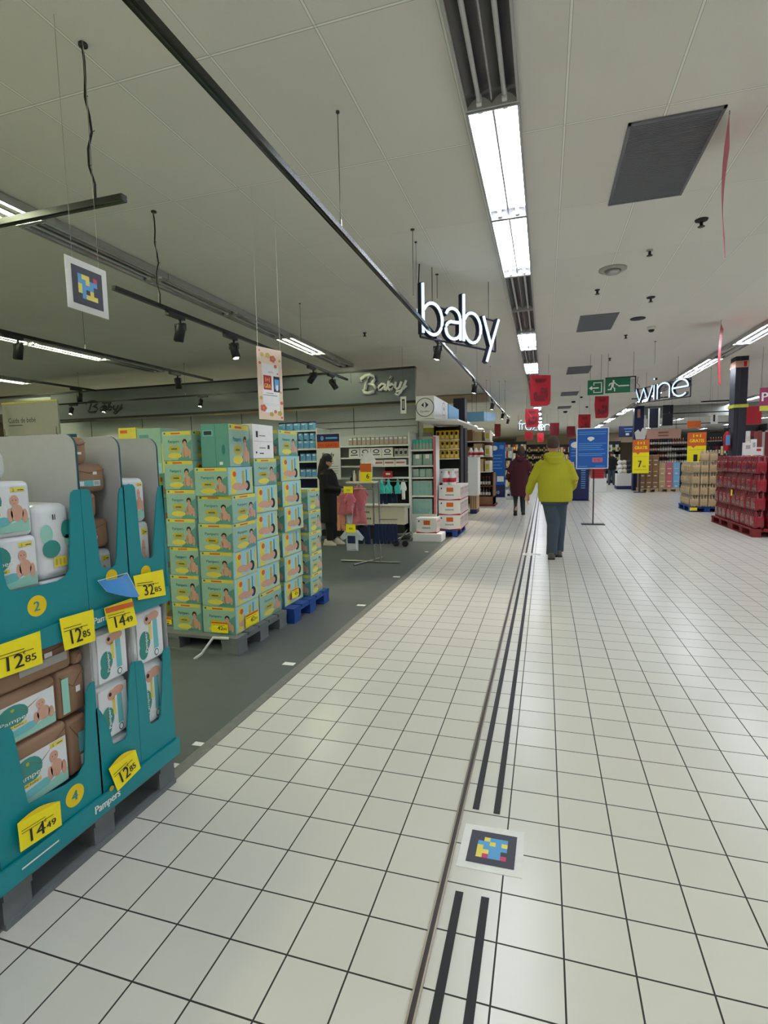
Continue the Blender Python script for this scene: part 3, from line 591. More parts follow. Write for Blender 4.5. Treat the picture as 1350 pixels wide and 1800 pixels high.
def pack(x0, y0, z0, x1, y1, z1, m, label, face='x', art=None, r=.022, grp=None, name='diaper_pack', extra=None):
    mb = MB(); mb.rbox(x0, y0, z0, x1, y1, z1, r, m, 3, .006)
    t = None
    if art:
        e = .012
        if face == 'x': art(mb, frX(y0 + e, y1 - e, z0 + e, z1 - e, x1 + .006))
        else: art(mb, frY(x0 + e, x1 - e, z0 + e, z1 - e, y0 - .006))
    if m == 'kraft':        # folded paper end seams
        mb.tube([(x1 + .003, y0 + .01, z1 - .02), (x1 + .007, (y0 + y1) / 2, (z0 + z1) / 2 + .02), (x1 + .003, y1 - .01, z1 - .02)], .0015, 'brown', 5)
    o = mb.build(name); return tag(o, label, 'diapers', grp)

# ================================================================== TEAL DISPLAY (NEAR LEFT)
XD = -1.66; XB = -2.44
pallet(XB, 1.15, XD - .01, 1.985, 'wood', 'worn grey wooden pallet under the teal cardboard diaper display')
pallet(XB, .2, XD - .01, 1.12, 'wood', 'grey pallet under the nearer teal display at the left edge of the photo')
YS = [1.145, 1.556, 1.765, 1.985]
def X(px, py, x=XD): return atX(px, py, x)
disp = thing('cardboard_display', 'teal two-tier cardboard diaper display on a pallet at the left edge', 'display', (-2.05, 1.56, .144))
FR = []
def front(pix, nm, z_lo, ya, yb, x=XD):      # teal front sheet: U-shaped outline traced across the window, closed along z_lo
    P = [X(*p, x) for p in pix]; P = [Vector((x, ya, z_lo)), Vector((x, ya, P[0].z))] + P + [Vector((x, yb, P[-1].z)), Vector((x, yb, z_lo))]
    n = len(P); mb = MB()
    # cut into left post, sill and right post so that every piece is simple
    m_ = min(range(2, n - 2), key=lambda i: P[i].z); 
    V = []; 
    for p in P[1:-1]: V.append(p)
    for i in range(len(V) - 1):
        a, b = V[i], V[i + 1]
        if abs(a.y - b.y) < 1e-5: continue
        mb.prism([Vector((x, a.y, z_lo)), a, b, Vector((x, b.y, z_lo))], (-.006, 0, 0), 'teal')
    FR.append(mb.build(nm, disp))
def z2(x, y): return (x / 2.903, 1040 + y / 2.903)
def z1(x, y): return (x / 3.9125, 720 + y / 3.9125)
def mono(L):   # keep the traced outline monotone in y
    out = [L[0]]
    for p in L[1:]:
        a, b = X(*out[-1]), X(*p)
        if b.y > a.y + .0008: out.append(p)
        else:      # vertical edge: nudge
            q = list(p); k = 0
            while X(*q).y <= a.y + .0008 and k < 200: q[0] += .2; k += 1
            out.append(tuple(q))
    return out
front(mono([z2(0, 700), z2(50, 690), z2(66, 715), z2(96, 840), z2(125, 1000), z2(145, 1082), z2(160, 1080), z2(250, 1030), z2(340, 985), z2(400, 940), z2(432, 880), z2(438, 700), z2(440, 520), z2(450, 490), z2(464, 468)]), 'lower_front', .2, YS[0], YS[1])
front(mono([z2(487, 600), z2(500, 596), z2(512, 608), z2(540, 650), z2(565, 720), z2(576, 772), z2(585, 778), z2(640, 752), z2(650, 730), z2(656, 600), z2(662, 430), z2(668, 385), z2(676, 362)]), 'lower_front', .2, YS[1] + .002, YS[2])
front(mono([z2(690, 357), z2(722, 352), z2(733, 370), z2(748, 480), z2(758, 600), z2(768, 672), z2(780, 672), z2(812, 655), z2(822, 630), z2(828, 480), z2(832, 330), z2(838, 300), z2(846, 292)]), 'lower_front', .2, YS[2] + .002, YS[3])
front(mono([(-14, 900), (-6, 900), (-2, 960), (8, 1015), z1(50, 1215), z1(75, 1248), z1(110, 1246), z1(280, 1208), z1(400, 1180), z1(450, 1150), z1(478, 1100), z1(484, 900), z1(486, 620), z1(490, 570), z1(510, 552), z1(545, 548)]), 'upper_front', .905, YS[0], YS[1])
front(mono([z1(556, 548), z1(604, 545), z1(622, 565), z1(640, 700), z1(664, 850), z1(686, 1030), z1(700, 1080), z1(720, 1090), z1(770, 1088), z1(792, 1070), z1(803, 1010), z1(812, 780), z1(818, 580), z1(826, 542), z1(850, 530)]), 'upper_front', .905, YS[1] + .002, YS[2])
front(mono([z1(874, 516), z1(912, 514), z1(928, 535), z1(945, 700), z1(962, 880), z1(976, 1000), z1(990, 1022), z1(1040, 1020), z1(1056, 995), z1(1066, 800), z1(1080, 590), z1(1090, 535), z1(1104, 520), z1(1120, 520)]), 'upper_front', .905, YS[2] + .002, YS[3])
mb = MB(); mb.box(XB, YS[0] - .02, .146, XD + .012, YS[3] + .012, .155, 'teal'); mb.box(XD + .004, YS[0] - .02, .146, XD + .014, YS[3] + .012, .222, 'teal'); mb.box(XB, YS[3] + .004, .146, XD + .004, YS[3] + .012, .222, 'teal'); mb.box(XB, YS[0] - .02, .146, XD + .004, YS[0] - .012, .222, 'teal')
fr = frX(YS[0], YS[3], .155, .225, XD + .0145)
a = X(166, 1424); mb.dtext((Vector((XD + .0145, 1.50, .165)), Vector((0, .2, 0)), Vector((0, 0, .07))), 'Pampers', 0, .1, .45, 'white', .001, w=.62, bold=.03); mb.dell((Vector((XD + .0145, 1.5, .165)), Vector((0, .2, 0)), Vector((0, 0, .07))), .42, .88, .06, .14, 'coc')
mb.drect(frX(1.2, 1.34, .17, .2, XD + .0145), 0, .4, 1, .6, 'white')
mb.build('lower_tray', disp)
mb = MB(); mb.box(XB, YS[0] - .01, .895, XD + .006, YS[3] + .006, .905, 'teal'); mb.box(XD + .002, YS[0] - .01, .885, XD + .012, YS[3] + .008, .955, 'teal'); mb.box(XB, YS[3] + .001, .885, XD + .002, YS[3] + .008, .955, 'teal')
mb.dtext((Vector((XD + .0122, 1.56, .9)), Vector((0, .14, 0)), Vector((0, 0, .05))), 'Pampers', 0, .1, .5, 'white', .001, w=.9, bold=.03); mb.build('upper_tray', disp)
for k, y in enumerate(YS):
    for zl, zt, nm in ((.155, .885, 'lower_divider'), (.905, 1.63, 'upper_divider')):
        if k == 0 and nm == 'upper_divider': zt = 1.38
        ya = y - .004
        mb = MB(); rr = .05; P = [(XD - .008, zl), (XD - .008, zt - rr)] + [(XD - .008 - rr + rr * cos(a), zt - rr + rr * sin(a)) for a in [pi / 2 * i / 6 for i in range(7)]] + [(XB, zt), (XB, zl)]
        if nm == 'lower_divider': P = [(XD - .008, zl), (XD - .008, zt), (XB, zt), (XB, zl)]
        mb.prism([(x, ya, z) for x, z in P], (0, .003, 0), 'greycard')
        if nm == 'upper_divider' and k: mb.prism([(x, ya + .0032, z) for x, z in P], (0, .009, 0), 'teald')
        mb.build(nm, disp)
mb = MB(); mb.box(XB, YS[0], .155, XB + .006, YS[3], 1.63, 'greycard'); mb.build('back_panel', disp)
mb = MB(); mb.box(XD - .3, 1.757, 1.628, XD - .22, 1.767, 1.645, 'teald'); mb.build('locking_tab', disp)
for (px, py), r, s, q_ in (((65, 1065), .036, '2', 3), ((131.6, 1398), .04, '4', 0)):
    p = X(px, py); mb = MB(); f = (Vector((XD, p.y - r, p.z - r)), Vector((0, 2 * r, 0)), Vector((0, 0, 2 * r))); mb.dell(f, .5, .5, .5, .5, 'gold', .001, 28); mb.dtext(f, s, .33, .27, .46, 'pteal', .002, bold=.03); mb.build('size_disc', FR[q_])
p = X(256, 1006); mb = MB(); f = (Vector((XD, p.y - .03, p.z - .03)), Vector((0, .06, 0)), Vector((0, 0, .06))); mb.dell(f, .5, .5, .5, .5, 'gold', .001, 28); mb.build('size_disc', FR[5])
p = X(196, 1014); mb = MB(); f = (Vector((XD, p.y - .03, p.z - .03)), Vector((0, .06, 0)), Vector((0, 0, .06))); mb.dell(f, .5, .5, .5, .5, 'gold', .001, 28); mb.build('size_disc', FR[4])
# the nearer neighbour display, a sliver at the left edge
nd = thing('cardboard_display', 'neighbouring teal cardboard display cut off by the lower left corner of the photo', 'display', (-2.05, .66, .144))
mb = MB(); mb.box(XB, .22, .146, XD - .002, 1.115, .89, 'teal'); mb.build('carton', nd)
mb = MB(); mb.box(XB, .2, .146, XD + .012, 1.122, .222, 'teal'); mb.build('tray', nd)
# goods in the display
G = 'white and brown diaper packs in the teal display'
xf = XD - .03
def pk(px0, py0, px1, py1, m, label, art=None, dx=.0, depth=.2, r=.02, ext=(0, 0, 0, 0)):
    y0, y1, z0, z1 = rectX(px0, py0, px1, py1, xf - dx); return pack(xf - dx - depth, y0 - ext[0], z0 - ext[1], xf - dx, y1 + ext[2], z1 + ext[3], m, label, 'x', art, r, G)
def ya(px, py, x): return atX(px, py, x).y
# upper tier, first bin
zt = lambda px, py, x=xf: atX(px, py, x).z
mb = MB(); mb.box(XB + .01, YS[0] + .002, 1.08, XD - .008, YS[1] - .006, 1.088, 'teald'); mb.build('inner_shelf', disp)
mb = MB(); mb.box(XB + .01, YS[0] + .002, .33, XD - .008, YS[1] - .006, .338, 'teald'); mb.build('inner_shelf', disp)
pack(xf - .3, 1.165, 1.09, xf, 1.392, zt(30, 944), 'plast', 'lower white diaper pack in the upper left bin, above the yellow disc 2', 'x', print_white, .018, G)
pack(xf - .3, 1.15, zt(30, 944) + .001, xf - .004, 1.385, zt(30, 846), 'plast', 'white diaper pack second from the bottom in the upper left bin', 'x', print_white, .018, G)
pack(xf - .36, 1.15, zt(30, 846) + .001, xf - .1, 1.39, 1.575, 'plast', 'white diaper pack at the top of the upper left bin, pushed back', 'x', lambda mb, f: (mb.drect(f, .72, .62, .9, .86, 'cyel', .002), mb.drect(f, .3, .5, .46, .85, 'pteal', .002), mb.dell(f, .5, .15, .3, .2, 'pteal', .002)), .035, G)
pack(-2.08, 1.39, zt(90, 1012, -1.75), -1.69, 1.535, zt(90, 884, -1.75), 'plast', 'white diaper pack with green blobs standing right in the upper left bin', 'x', print_side, .03, G)
pack(-2.0, 1.395, 1.09, -1.69, 1.54, zt(90, 1012, -1.75) - .002, 'plast', 'white pack lying at the bottom right of the upper left bin', 'x', None, .03, G)
# upper tier, second bin
for (a, b, c, d), lb, yo in (((130, 768, 166, 815), 'topmost brown paper bale in the upper middle bin', 1.66), ((130, 815, 206, 864), 'brown paper bale with a teal label, second from the top in the upper middle bin', 1.74), ((140, 864, 192, 910), 'brown paper bale third from the top in the upper middle bin', 1.69), ((150, 910, 206, 962), 'brown paper bale fourth from the top in the upper middle bin', 1.74)):
    z0_, z1_ = zt((a + b) / 2, d), zt((a + c) / 2, b); pack(-2.1, 1.575, zt((a + c) / 2, d, -1.72), -1.72, yo, zt((a + c) / 2, b, -1.72) - .002, 'kraft', lb, 'x', print_kraft if '815' in str(b) or b == 815 else (lambda mb, f: mb.drect(f, .25, .3, .6, .42, 'white', .002)), .02, G)
pack(-2.1, 1.575, .91, -1.72, 1.745, zt(185, 964, -1.72) - .002, 'plast', 'white diaper pack at the bottom of the upper middle bin', 'x', print_white, .02, G)
# upper tier, third bin
zz = zt(255, 915, -1.72)
pack(-2.1, 1.785, zz + .001, -1.70, 1.93, zt(250, 840, -1.70), 'plast', 'upper white diaper pack with a baby picture in the upper right bin', 'x', print_white, .018, G)
pack(-2.1, 1.785, .91, -1.70, 1.945, zz, 'plast', 'lower white diaper pack with a baby picture in the upper right bin', 'x', print_white, .018, G)
# lower tier, first bin
z_b, z_m, z_t = .16, zt(70, 1311), zt(40, 1216)
pack(-2.3, 1.2, .339, xf, 1.45, .575, 'kraft', 'brown wrapped diaper bale with a white baby label, lowest in the lower left bin', 'x', lambda mb, f: print_white(mb, (f[0], f[1], f[2] * .85)), .02, G)
pack(-2.3, 1.165, .577, xf - .004, 1.422, .757, 'kraft', 'brown diaper bale with white baby label, second from the bottom, lower left bin', 'x', lambda mb, f: print_white(mb, (f[0], f[1], f[2] * .9), size=False), .02, G)
pack(-2.3, 1.165, .759, xf - .01, 1.5, .878, 'kraft', 'long brown bale with a grey label strip on top of the lower left bin', 'x', lambda mb, f: (mb.drect(f, .35, .3, .95, .62, 'greyp', .002), [mb.drect(f, .36 + .15 * k, .64, .46 + .15 * k, .82, 'white', .002) for k in range(3)]), .02, G)
pack(-2.3, 1.454, .339, xf - .01, 1.548, .56, 'kraft', 'end of a brown bale at the lower right corner of the lower left bin', 'x', lambda mb, f: (mb.drect(f, .4, .35, .8, .75, 'plteal', .002), mb.drect(f, .45, .1, .8, .3, 'white', .002)), .018, G)
pack(-2.3, 1.426, .577, xf - .008, 1.548, .757, 'kraft', 'brown bale end, second from the bottom, right side of the lower left bin', 'x', lambda mb, f: (mb.drect(f, 0, .05, .3, .9, 'pgreen', .002), mb.drect(f, .6, .45, .8, .6, 'white', .002)), .018, G)
pack(-2.3, 1.504, .759, xf - .008, 1.548, .81, 'kraft', 'small brown bale end at the top right of the lower left bin', 'x', None, .015, G)
# lower tier, bins two and three
for y0_, y1_, nm in ((1.572, 1.752, 'middle'), (1.782, 1.972, 'right')):
    zs = (.165, zt(190, 1305, -1.69) if nm == 'middle' else .34, zt(195, 1198, -1.69) if nm == 'middle' else zt(262, 1164, -1.69), .862 if nm == 'middle' else .885)
    for k in range(3):
        o = pack(-2.2, y0_, zs[k] + .001, -1.678 if k == 2 else -1.69, y1_, zs[k + 1] - .001, 'plast', '%s white diaper pack with upward writing in the lower %s bin' % (('bottom', 'middle', 'top')[k], nm), 'x', print_rot if k else None, .025, G)
# price cards
def price(TL, TR, BR, BL, big, small, label, X0=XD + .02, band=False, hump=False, name='price_card'):
    a, b, c, d = [atX(*p, X0) for p in (BL, BR, TR, TL)]; U = b - a; V = d - a; mb = MB(); mb.prism([a, b, c, d], (.0012, 0, 0), 'yellow')
    a = a + Vector((.0012, 0, 0)); fr = (a, U, V)
    if hump: mb.prism([atX(*p, X0 - .001) + Vector((0, 0, 0)) for p in [TL] + [(TL[0] + (TR[0] - TL[0]) * (i / 8), TL[1] + (TR[1] - TL[1]) * (i / 8) - 9 * sin(pi * i / 8)) for i in range(1, 8)] + [TR]], (.001, 0, 0), 'gold')
    if band: mb.drect(fr, .02, .78, .98, .98, 'orange', .001)
    for k in range(2): mb.drect(fr, .06, .66 - .09 * k, .62 + .2 * k, .68 - .09 * k, 'ink', .001)
    mb.dtext(fr, big, .24, .14, .44, 'ink', .0015, w=.35, bold=.012); mb.dtext(fr, small, .62, .22, .22, 'ink', .0015, w=.24, bold=.015); mb.dtext(fr, '€', .58, .5, .1, 'ink', .0015, w=.06)
    return tag(mb.build(name), label, 'price card', 'yellow price cards on the teal display')
price((-14, 1138), (70, 1109), (75, 1166), (-9, 1196), '12', '85', 'yellow price card 12,85 at the left edge under the upper bin with disc 2')
price((104, 1088), (163.6, 1071), (167.4, 1126), (113.7, 1144), '12', '85', 'yellow price card 12,85 tilted on the lip between the upper left and middle bins')
price((182.7, 1069), (231.3, 1051), (241.5, 1098), (191.7, 1113.6), '14', '49', 'yellow price card 14,49 with an orange band under the blue leaflet', band=True)
price((233.9, 1012.6), (286, 1001), (291.4, 1046), (242.8, 1054.8), '32', '85', 'yellow price card 32,85 on the upper right bin')
price((30.3, 1448), (105, 1408), (108.5, 1450), (36, 1498), '14', '49', 'yellow price card 14,49 on the bottom tray, lowest at the left', hump=True)
price((191, 1352), (238, 1318), (247, 1350), (206.7, 1391), '12', '85', 'yellow price card 12,85 on the lower middle bin near the bottom tray', hump=True)
mb = MB(); n = 8
A, B, C_, D = [atX(*p, XD + .015) for p in ((172, 1021), (221, 1007), (233, 1046), (181, 1040))]
V = []
for i in range(n + 1):
    u = i / n; a = A + (B - A) * u; b = D + (C_ - D) * u; bow = Vector((.045 * sin(pi * u * .9) * 1, 0, -.012 * sin(pi * u)))
    V += [a + bow * .5, b + bow + Vector((.02, 0, .0))]
mb.add(V, [(2 * i, 2 * i + 2, 2 * i + 3, 2 * i + 1) for i in range(n)], 'lblue2', True); mb.add([v - Vector((.0015, 0, 0)) for v in V], [(2 * i, 2 * i + 1, 2 * i + 3, 2 * i + 2) for i in range(n)], 'white', True)
mb.tube([V[0], V[2 * n]], .0015, 'white', 5); mb.tube([V[2 * n], V[2 * n + 1]], .0015, 'white', 5)
tag(mb.build('leaflet'), 'curled blue leaflet sticking out above the 14,49 card on the teal display', 'leaflet')
# wall card behind: grey "Cuida de bebe"
x0, x1, z0, z1 = rectY(4, 708, 92, 752, 5.6); t = thing('shelf_sign', 'pale grey sign reading Cuida de bebé behind the top of the teal display', 'sign', (x0, 5.6, z0)); mb = MB(); mb.box(x0, 5.6, z0 - .1, x1 + .1, 5.62, z1, 'greyp'); mb.dtext(frY(x0, x1, z0, z1, 5.6), 'Cuida de bebé', .12, .22, .2, 'dgrey', .002, w=.55); mb.drect(frY(x0, x1, z0, z1, 5.6), .12, .1, .4, .13, 'dgrey'); mb.build('panel', t)
mb = MB(); mb.box(x0, 5.595, z1, x1 + .1, 5.625, z1 + .02, 'cyel'); mb.tube([(x0 + .02, 5.61, 0), (x0 + .02, 5.61, z0)], .012, 'dark', 6); mb.tube([(x1 + .05, 5.61, 0), (x1 + .05, 5.61, z0)], .012, 'dark', 6); mb.build('frame', t)

# ================================================================== CARTON STACKS ON PALLETS
XC, YC = -2.344, 3.575
pallet(-3.53, 3.50, -2.29, 4.33, 'wood', 'grey-green wooden pallet under the tallest stack of diaper cartons', along='x')
pallet(-3.53, 4.36, -2.23, 5.2, 'blueplt', 'blue wooden pallet under the low diaper carton stack', along='x')
pallet(-4.9, 3.66, -3.6, 4.46, 'wood', 'grey pallet under the cartons half hidden by the teal display', along='x')
def carton_front(mb, fr, kind=0):
    mb.drect(fr, .01, .01, .99, .99, 'cbg', .0005); mb.dpoly(fr, [(.5, .01), (.99, .01), (.99, .7), (.75, .5)], 'cbd', .0008)
    mb.drect(fr, .03, .87, .97, .99, 'cyel', .001); mb.drect(fr, .3, .9, .62, .95, 'orange', .0015)
    mb.dtext(fr, 'Pampers', .2, .6, .1, 'ctext', .0015, w=.38, bold=.02); mb.dell(fr, .4, .4, .2, .11, 'coc', .0015); mb.drect(fr, .3, .37, .5, .42, 'ctext', .002); mb.dell(fr, .4, .16, .24, .1, 'cyel', .0012)
    if kind: baby(mb, fr, .8, .3, .46, .72, 'hair')
    else: baby(mb, fr, .78, .3, .42, .76, 'hair')
    mb.drect(fr, .06, .9, .12, .97, 'ctext', .002)
def carton_lying(mb, fr):
    mb.drect(fr, .01, .01, .99, .99, 'cbl', .0005); mb.dpoly(fr, [(.1, .05), (.32, .1), (.3, .95), (.1, .9)], 'cyel', .0008); mb.drect(fr, .55, .3, .64, .85, 'coc', .001); mb.drect(fr, .72, .45, .76, .9, 'ctext', .001)
    mb.dell(fr, .35, .3, .22, .13, 'bskin', .0015); mb.dell(fr, .5, .22, .16, .08, 'bskin', .0016); mb.dell(fr, .68, .3, .1, .13, 'bskin', .0018); mb.dell(fr, .76, .3, .11, .19, 'hair', .0016); mb.drect(fr, .02, .02, .97, .06, 'cyel', .001); mb.dell(fr, .25, .75, .07, .1, 'orange', .0014); mb.drect(fr, .9, .1, .96, .9, 'cyel', .001)
def carton_plain(mb, fr):
    mb.drect(fr, .01, .01, .99, .99, 'cbd', .0005); mb.drect(fr, .52, .01, .53, .99, 'teald', .001); mb.drect(fr, .08, .72, .44, .86, 'plteal', .001); mb.drect(fr, .12, .75, .4, .84, 'dgrey', .0015); mb.drect(fr, .64, .05, .76, .12, 'white', .001); mb.dell(fr, .8, .4, .06, .12, 'ctext', .001)
def carton(x0, y0, z0, x1, y1, z1, front, side, label, col='cbg'):
    mb = MB(); c = .003; mb.box(x0 + c, y0 + c, z0, x1 - c, y1 - c, z1 - .002, col)
    mb.drect((Vector((x0 + c, y0 + c, z1 - .002)), Vector((x1 - x0 - 2 * c, 0, 0)), Vector((0, y1 - y0 - 2 * c, 0))), .0, .46, 1., .54, 'plteal', .0006)
    front(mb, frY(x0 + c, x1 - c, z0, z1 - .002, y0 + c)); side(mb, frX(y0 + c, y1 - c, z0, z1 - .002, x1 - c))
    return tag(mb.build('diaper_carton'), label, 'carton', 'diaper cartons stacked on pallets')
cf = carton_front; cf1 = lambda mb, f: carton_front(mb, f, 1)
# corner column, seven high, top one turned
z = .146; hs = [.222] * 6 + [.34]; off = [0, .005, .004, .0, .012, -.01, 0]
yb = 3.945
for k in range(7):
    h = hs[k]; side = [carton_lying, carton_lying, carton_lying, cf, cf, carton_lying, cf1][k]; o = off[k]
    if k == 6: carton(-2.62, YC + .05, z, -2.36, 3.93, z + h, carton_plain, cf1, 'plain teal-backed diaper carton standing upright on top of the corner column', 'cbd')
    else: carton(-2.652, YC + o, z, XC + (.012 if k in (3, 4) else 0), yb - .004 + o, z + h, cf, side, 'diaper carton in the nearest corner column, %s from the bottom' % nth(k + 1))
    z += h + .001
# left column of the front, seven high
z = .146
for k in range(7):
    o = [.0, .006, 0, .008, -.004, .004, 0][k]; carton(-2.945 - o, YC + .004 * (k % 3), z, -2.662 - o, YC + .36, z + .232, lambda mb, f: carton_front(mb, f, 1), carton_lying if k != 6 else cf, 'diaper carton in the left front column, %s from the bottom' % nth(k + 1)); z += .233
# side columns behind the corner
ys = [3.95, 4.40, 4.80]
z = .146
for k in range(6):
    h = .233; o = .01 * (k % 2); carton(-2.66, ys[0], z, XC + (.012 if k == 5 else 0) - o, ys[0] + .40, z + h, cf, [cf, carton_lying, carton_lying, carton_lying, carton_lying, cf][k], 'diaper carton in the second column along the aisle side, %s from the bottom' % nth(k + 1)); z += h + .001
zc = z
mb = MB(); mb.box(-2.62, ys[0] + .03, zc, -2.36, ys[0] + .38, zc + .29, 'paper'); f = frX(ys[0] + .03, ys[0] + .38, zc, zc + .29, -2.36)
mb.drect(f, .04, .5, .96, .51, 'greyp'); [mb.drect(f, *q, 'dgrey') for q in ((.15, .62, .25, .8), (.7, .28, .8, .4), (.12, .14, .18, .2), (.3, .13, .5, .16), (.3, .66, .6, .68), (.3, .3, .6, .32))]
tag(mb.build('paper_covered_box'), 'box covered with white printed sheets on top of the second carton column', 'box')
z = .146
for k in range(7):
    h = .237; o = .012 * ((k + 1) % 2); carton(-2.66, ys[1], z, XC + .015 - o + (.02 if k in (3, 4) else 0), ys[2] - .002, z + h, cf, [carton_lying, carton_lying, carton_lying, carton_lying, carton_lying, carton_lying, cf][k], 'diaper carton in the third column along the aisle side, %s from the bottom' % nth(k + 1)); z += h + .001
z = .146
for k in range(6): carton(-2.96, 3.97, z, -2.67, 4.3, z + .23, cf, carton_lying, 'diaper carton inside the big stack behind the left front column, %s from the bottom' % nth(k + 1)); z += .231
# low stack on the blue pallet
z = .146
for k in range(5): carton(-2.62, 4.83, z, -2.27 + .004 * (k % 2), 5.13, z + .217, cf, cf1, 'diaper carton in the low stack on the blue pallet, %s from the bottom' % nth(k + 1)); z += .219
# far left column half hidden by the display
z = .146
for k in range(6): carton(-3.44, 3.72, z, -3.14, 3.95, z + .215, cf1, carton_lying, 'diaper carton in the column beside the teal display, %s from the bottom' % nth(k + 1)); z += .216
x0, x1, z0_, z1_ = rectY(286, 780, 300, 852, 3.9); mb = MB(); mb.box(x0, 3.9, z, x1, 3.92, z1_, 'cyel'); f = frY(x0, x1, z, z1_, 3.9); mb.drect(f, .1, .55, .9, .7, 'ygreen'); mb.dell(f, .5, .35, .3, .12, 'bskin'); mb.dell(f, .5, .43, .33, .06, 'hair', .002); tag(mb.build('promotion_card'), 'narrow bright yellow card with a portrait between the teal display and the carton stack', 'card')
for (px0, py0, px1, py1, Y, lb, m) in ((208, 752, 239, 766, 4.6, 'yellow carton top showing above the teal display', 'cyel'), (241, 753, 282, 790, 4.6, 'pale green carton showing above the teal display', 'cbg')):
    x0, x1, a, b = rectY(px0, py0, px1, py1, Y); mb = MB(); mb.box(x0, Y, a - .3, x1, Y + .3, b, m); mb.drect(frY(x0, x1, a, b, Y), .1, .3, .5, .7, 'orange' if m == 'cyel' else 'cbd'); mb.drect(frY(x0, x1, a - .3, b, Y), 0, 0, 1, .3, 'cbl')
    o = mb.build('diaper_carton'); tag(o, lb, 'carton')
    pz = o.location.z; mb = MB(); mb.box(x0, Y, .006, x1, Y + .3, pz - .001, 'cbg'); tag(mb.build('diaper_carton'), 'tall carton under the ' + lb, 'carton')
# price cards on the cartons
def pcard(px0, py0, px1, py1, plane, v, big, small, label):
    mb = MB()
    if plane == 'y': x0, x1, z0, z1 = rectY(px0, py0, px1, py1, v); mb.box(x0, v - .002, z0, x1, v, z1, 'yellow'); f = frY(x0, x1, z0, z1, v - .002)
    else: y0, y1, z0, z1 = rectX(px0, py0, px1, py1, v); mb.box(v, y0, z0, v + .002, y1, z1, 'yellow'); f = frX(y0, y1, z0, z1, v + .002)
    mb.drect(f, .02, .82, .98, .98, 'orange', .0008); mb.dtext(f, big, .38, .25, .36, 'ink', .001, w=.32, bold=.015); mb.dtext(f, small, .72, .28, .2, 'ink', .001, w=.2); mb.drect(f, .06, .68, .8, .71, 'ink'); return tag(mb.build('price_card'), label, 'price card', 'yellow price cards on the carton stacks')
pcard(372, 1093, 401, 1112, 'y', YC - .005, '42', '85', 'yellow price card 42,85 on the front of the lowest corner carton')
pcard(431, 1076, 454, 1098, 'x', XC + .006, '42', '85', 'yellow price card 42,85 on the aisle side of the corner column')
pcard(513, 1034, 525, 1050, 'x', XC + .022, '42', '85', 'small yellow price card on the third column along the aisle side')
pcard(288, 1084, 302, 1110, 'y', 3.7, '42', '85', 'small yellow price card low on the column beside the teal display')
# stretch film tail hanging from the corner
mb = MB(); a = Vector((-2.5, 3.49, .14)); P = [a + Vector((.14, 0, .005)), a, a + Vector((-.03, -.03, -.05)), a + Vector((-.05, -.09, -.105)), a + Vector((-.09, -.13, -.136))]; mb.tube(P, [(.012, .003)] * 5, 'plast', 6); tag(mb.build('film_strap'), 'loose white plastic strap hanging from the front corner of the grey pallet', 'strap')
# ================================================================== BABY DEPARTMENT WALL
YF = 10.0
xr = atY(730, 675, YF).x; xl = atY(91, 728, YF).x
mb = MB(); mb.box(-13.5, YF + .55, .0, xr - .02, YF + .65, 2.62, 'wallp')
for px in (336, 425, 522, 622, 250, 160, 60): x = atY(px, 740, YF + .55).x; mb.box(x - .006, YF + .546, .0, x + .006, YF + .551, 2.62, 'dgrey')
for z in (2.33, 2.2): mb.box(-5.4, YF + .544, z, xr - .1, YF + .551, z + .012, 'dgrey')
struct(mb, 'wall_partition')
t = thing('fascia_board', 'grey fascia board with black rims and white script lettering over the baby shelves', 'fascia', ((xl + xr) / 2, YF, 2.62))
zb, zt_ = 2.64, 3.25
mb = MB(); mb.box(xl, YF, zb, xr, YF + .1, zt_, 'fascia'); mb.build('board', t)
for z, nm in ((zb - .03, 'bottom_rim'), (zt_, 'top_rim')):
    mb = MB(); mb.box(xl if z < 3 else -13.6, YF - .02, z, xr, YF + .12, z + .035, 'black'); mb.build(nm, t)
mb = MB(); mb.box(xl - .03, YF - .02, zb - .03, xl, YF + .12, zt_ - .14, 'black'); mb.build('end_rim', t)
mb = MB(); x = atY(617, 670, YF).x; mb.box(x - .005, YF - .004, zt_ - .2, x + .005, YF, zt_, 'dark'); mb.build('joint', t)
STK = [('B', [[(905, 400), (890, 450), (880, 495)], [(850, 440), (852, 420), (880, 400), (915, 392), (945, 402), (950, 425), (930, 445), (905, 455), (940, 462), (955, 485), (940, 510), (905, 520), (875, 515), (868, 495)]]),
       ('a', [[(1018, 458), (995, 455), (972, 480), (975, 500), (992, 498), (1010, 480), (1022, 458), (1017, 495), (1032, 497)]]), ('b', [[(1030, 495), (1050, 455), (1070, 402), (1060, 400), (1045, 440), (1040, 480), (1050, 498), (1070, 490), (1080, 465), (1068, 455), (1052, 470)]]),
       ('y', [[(1095, 442), (1090, 478), (1102, 492), (1120, 480), (1135, 440)], [(1168, 430), (1150, 470), (1130, 510), (1110, 535), (1090, 525), (1100, 508), (1130, 503), (1170, 468)]])]
for sx, ox, oy, m, off in ((1, 0, 0, 'white', .03), (.8, -402, 60, 'dgrey', .004)):
    for ch, S in STK:
        mb = MB()
        for L in S:
            P = []
            for X_, Y_ in L:
                px, py = 420 + X_ / 3.97, 560 + Y_ / 3.97
                if sx != 1: px = 150 + (px - 633) * .8; py = 703 + (py - 656) * .62
                P.append(atY(px, py, YF - off))
            mb.tube(P, .034 if ch == 'B' else .026, m, 8) if sx == 1 else mb.tube(P, [(.02, .003)] * len(P), m, 6)
        mb.build('letter', t)
mb = MB(); mb.box(-13.6, YF + .3, 2.9, xl + .2, YF + .36, zt_, 'wallp'); tag(mb.build('fascia_board'), 'short pale fascia continuing behind the grey board at the far left', 'fascia')
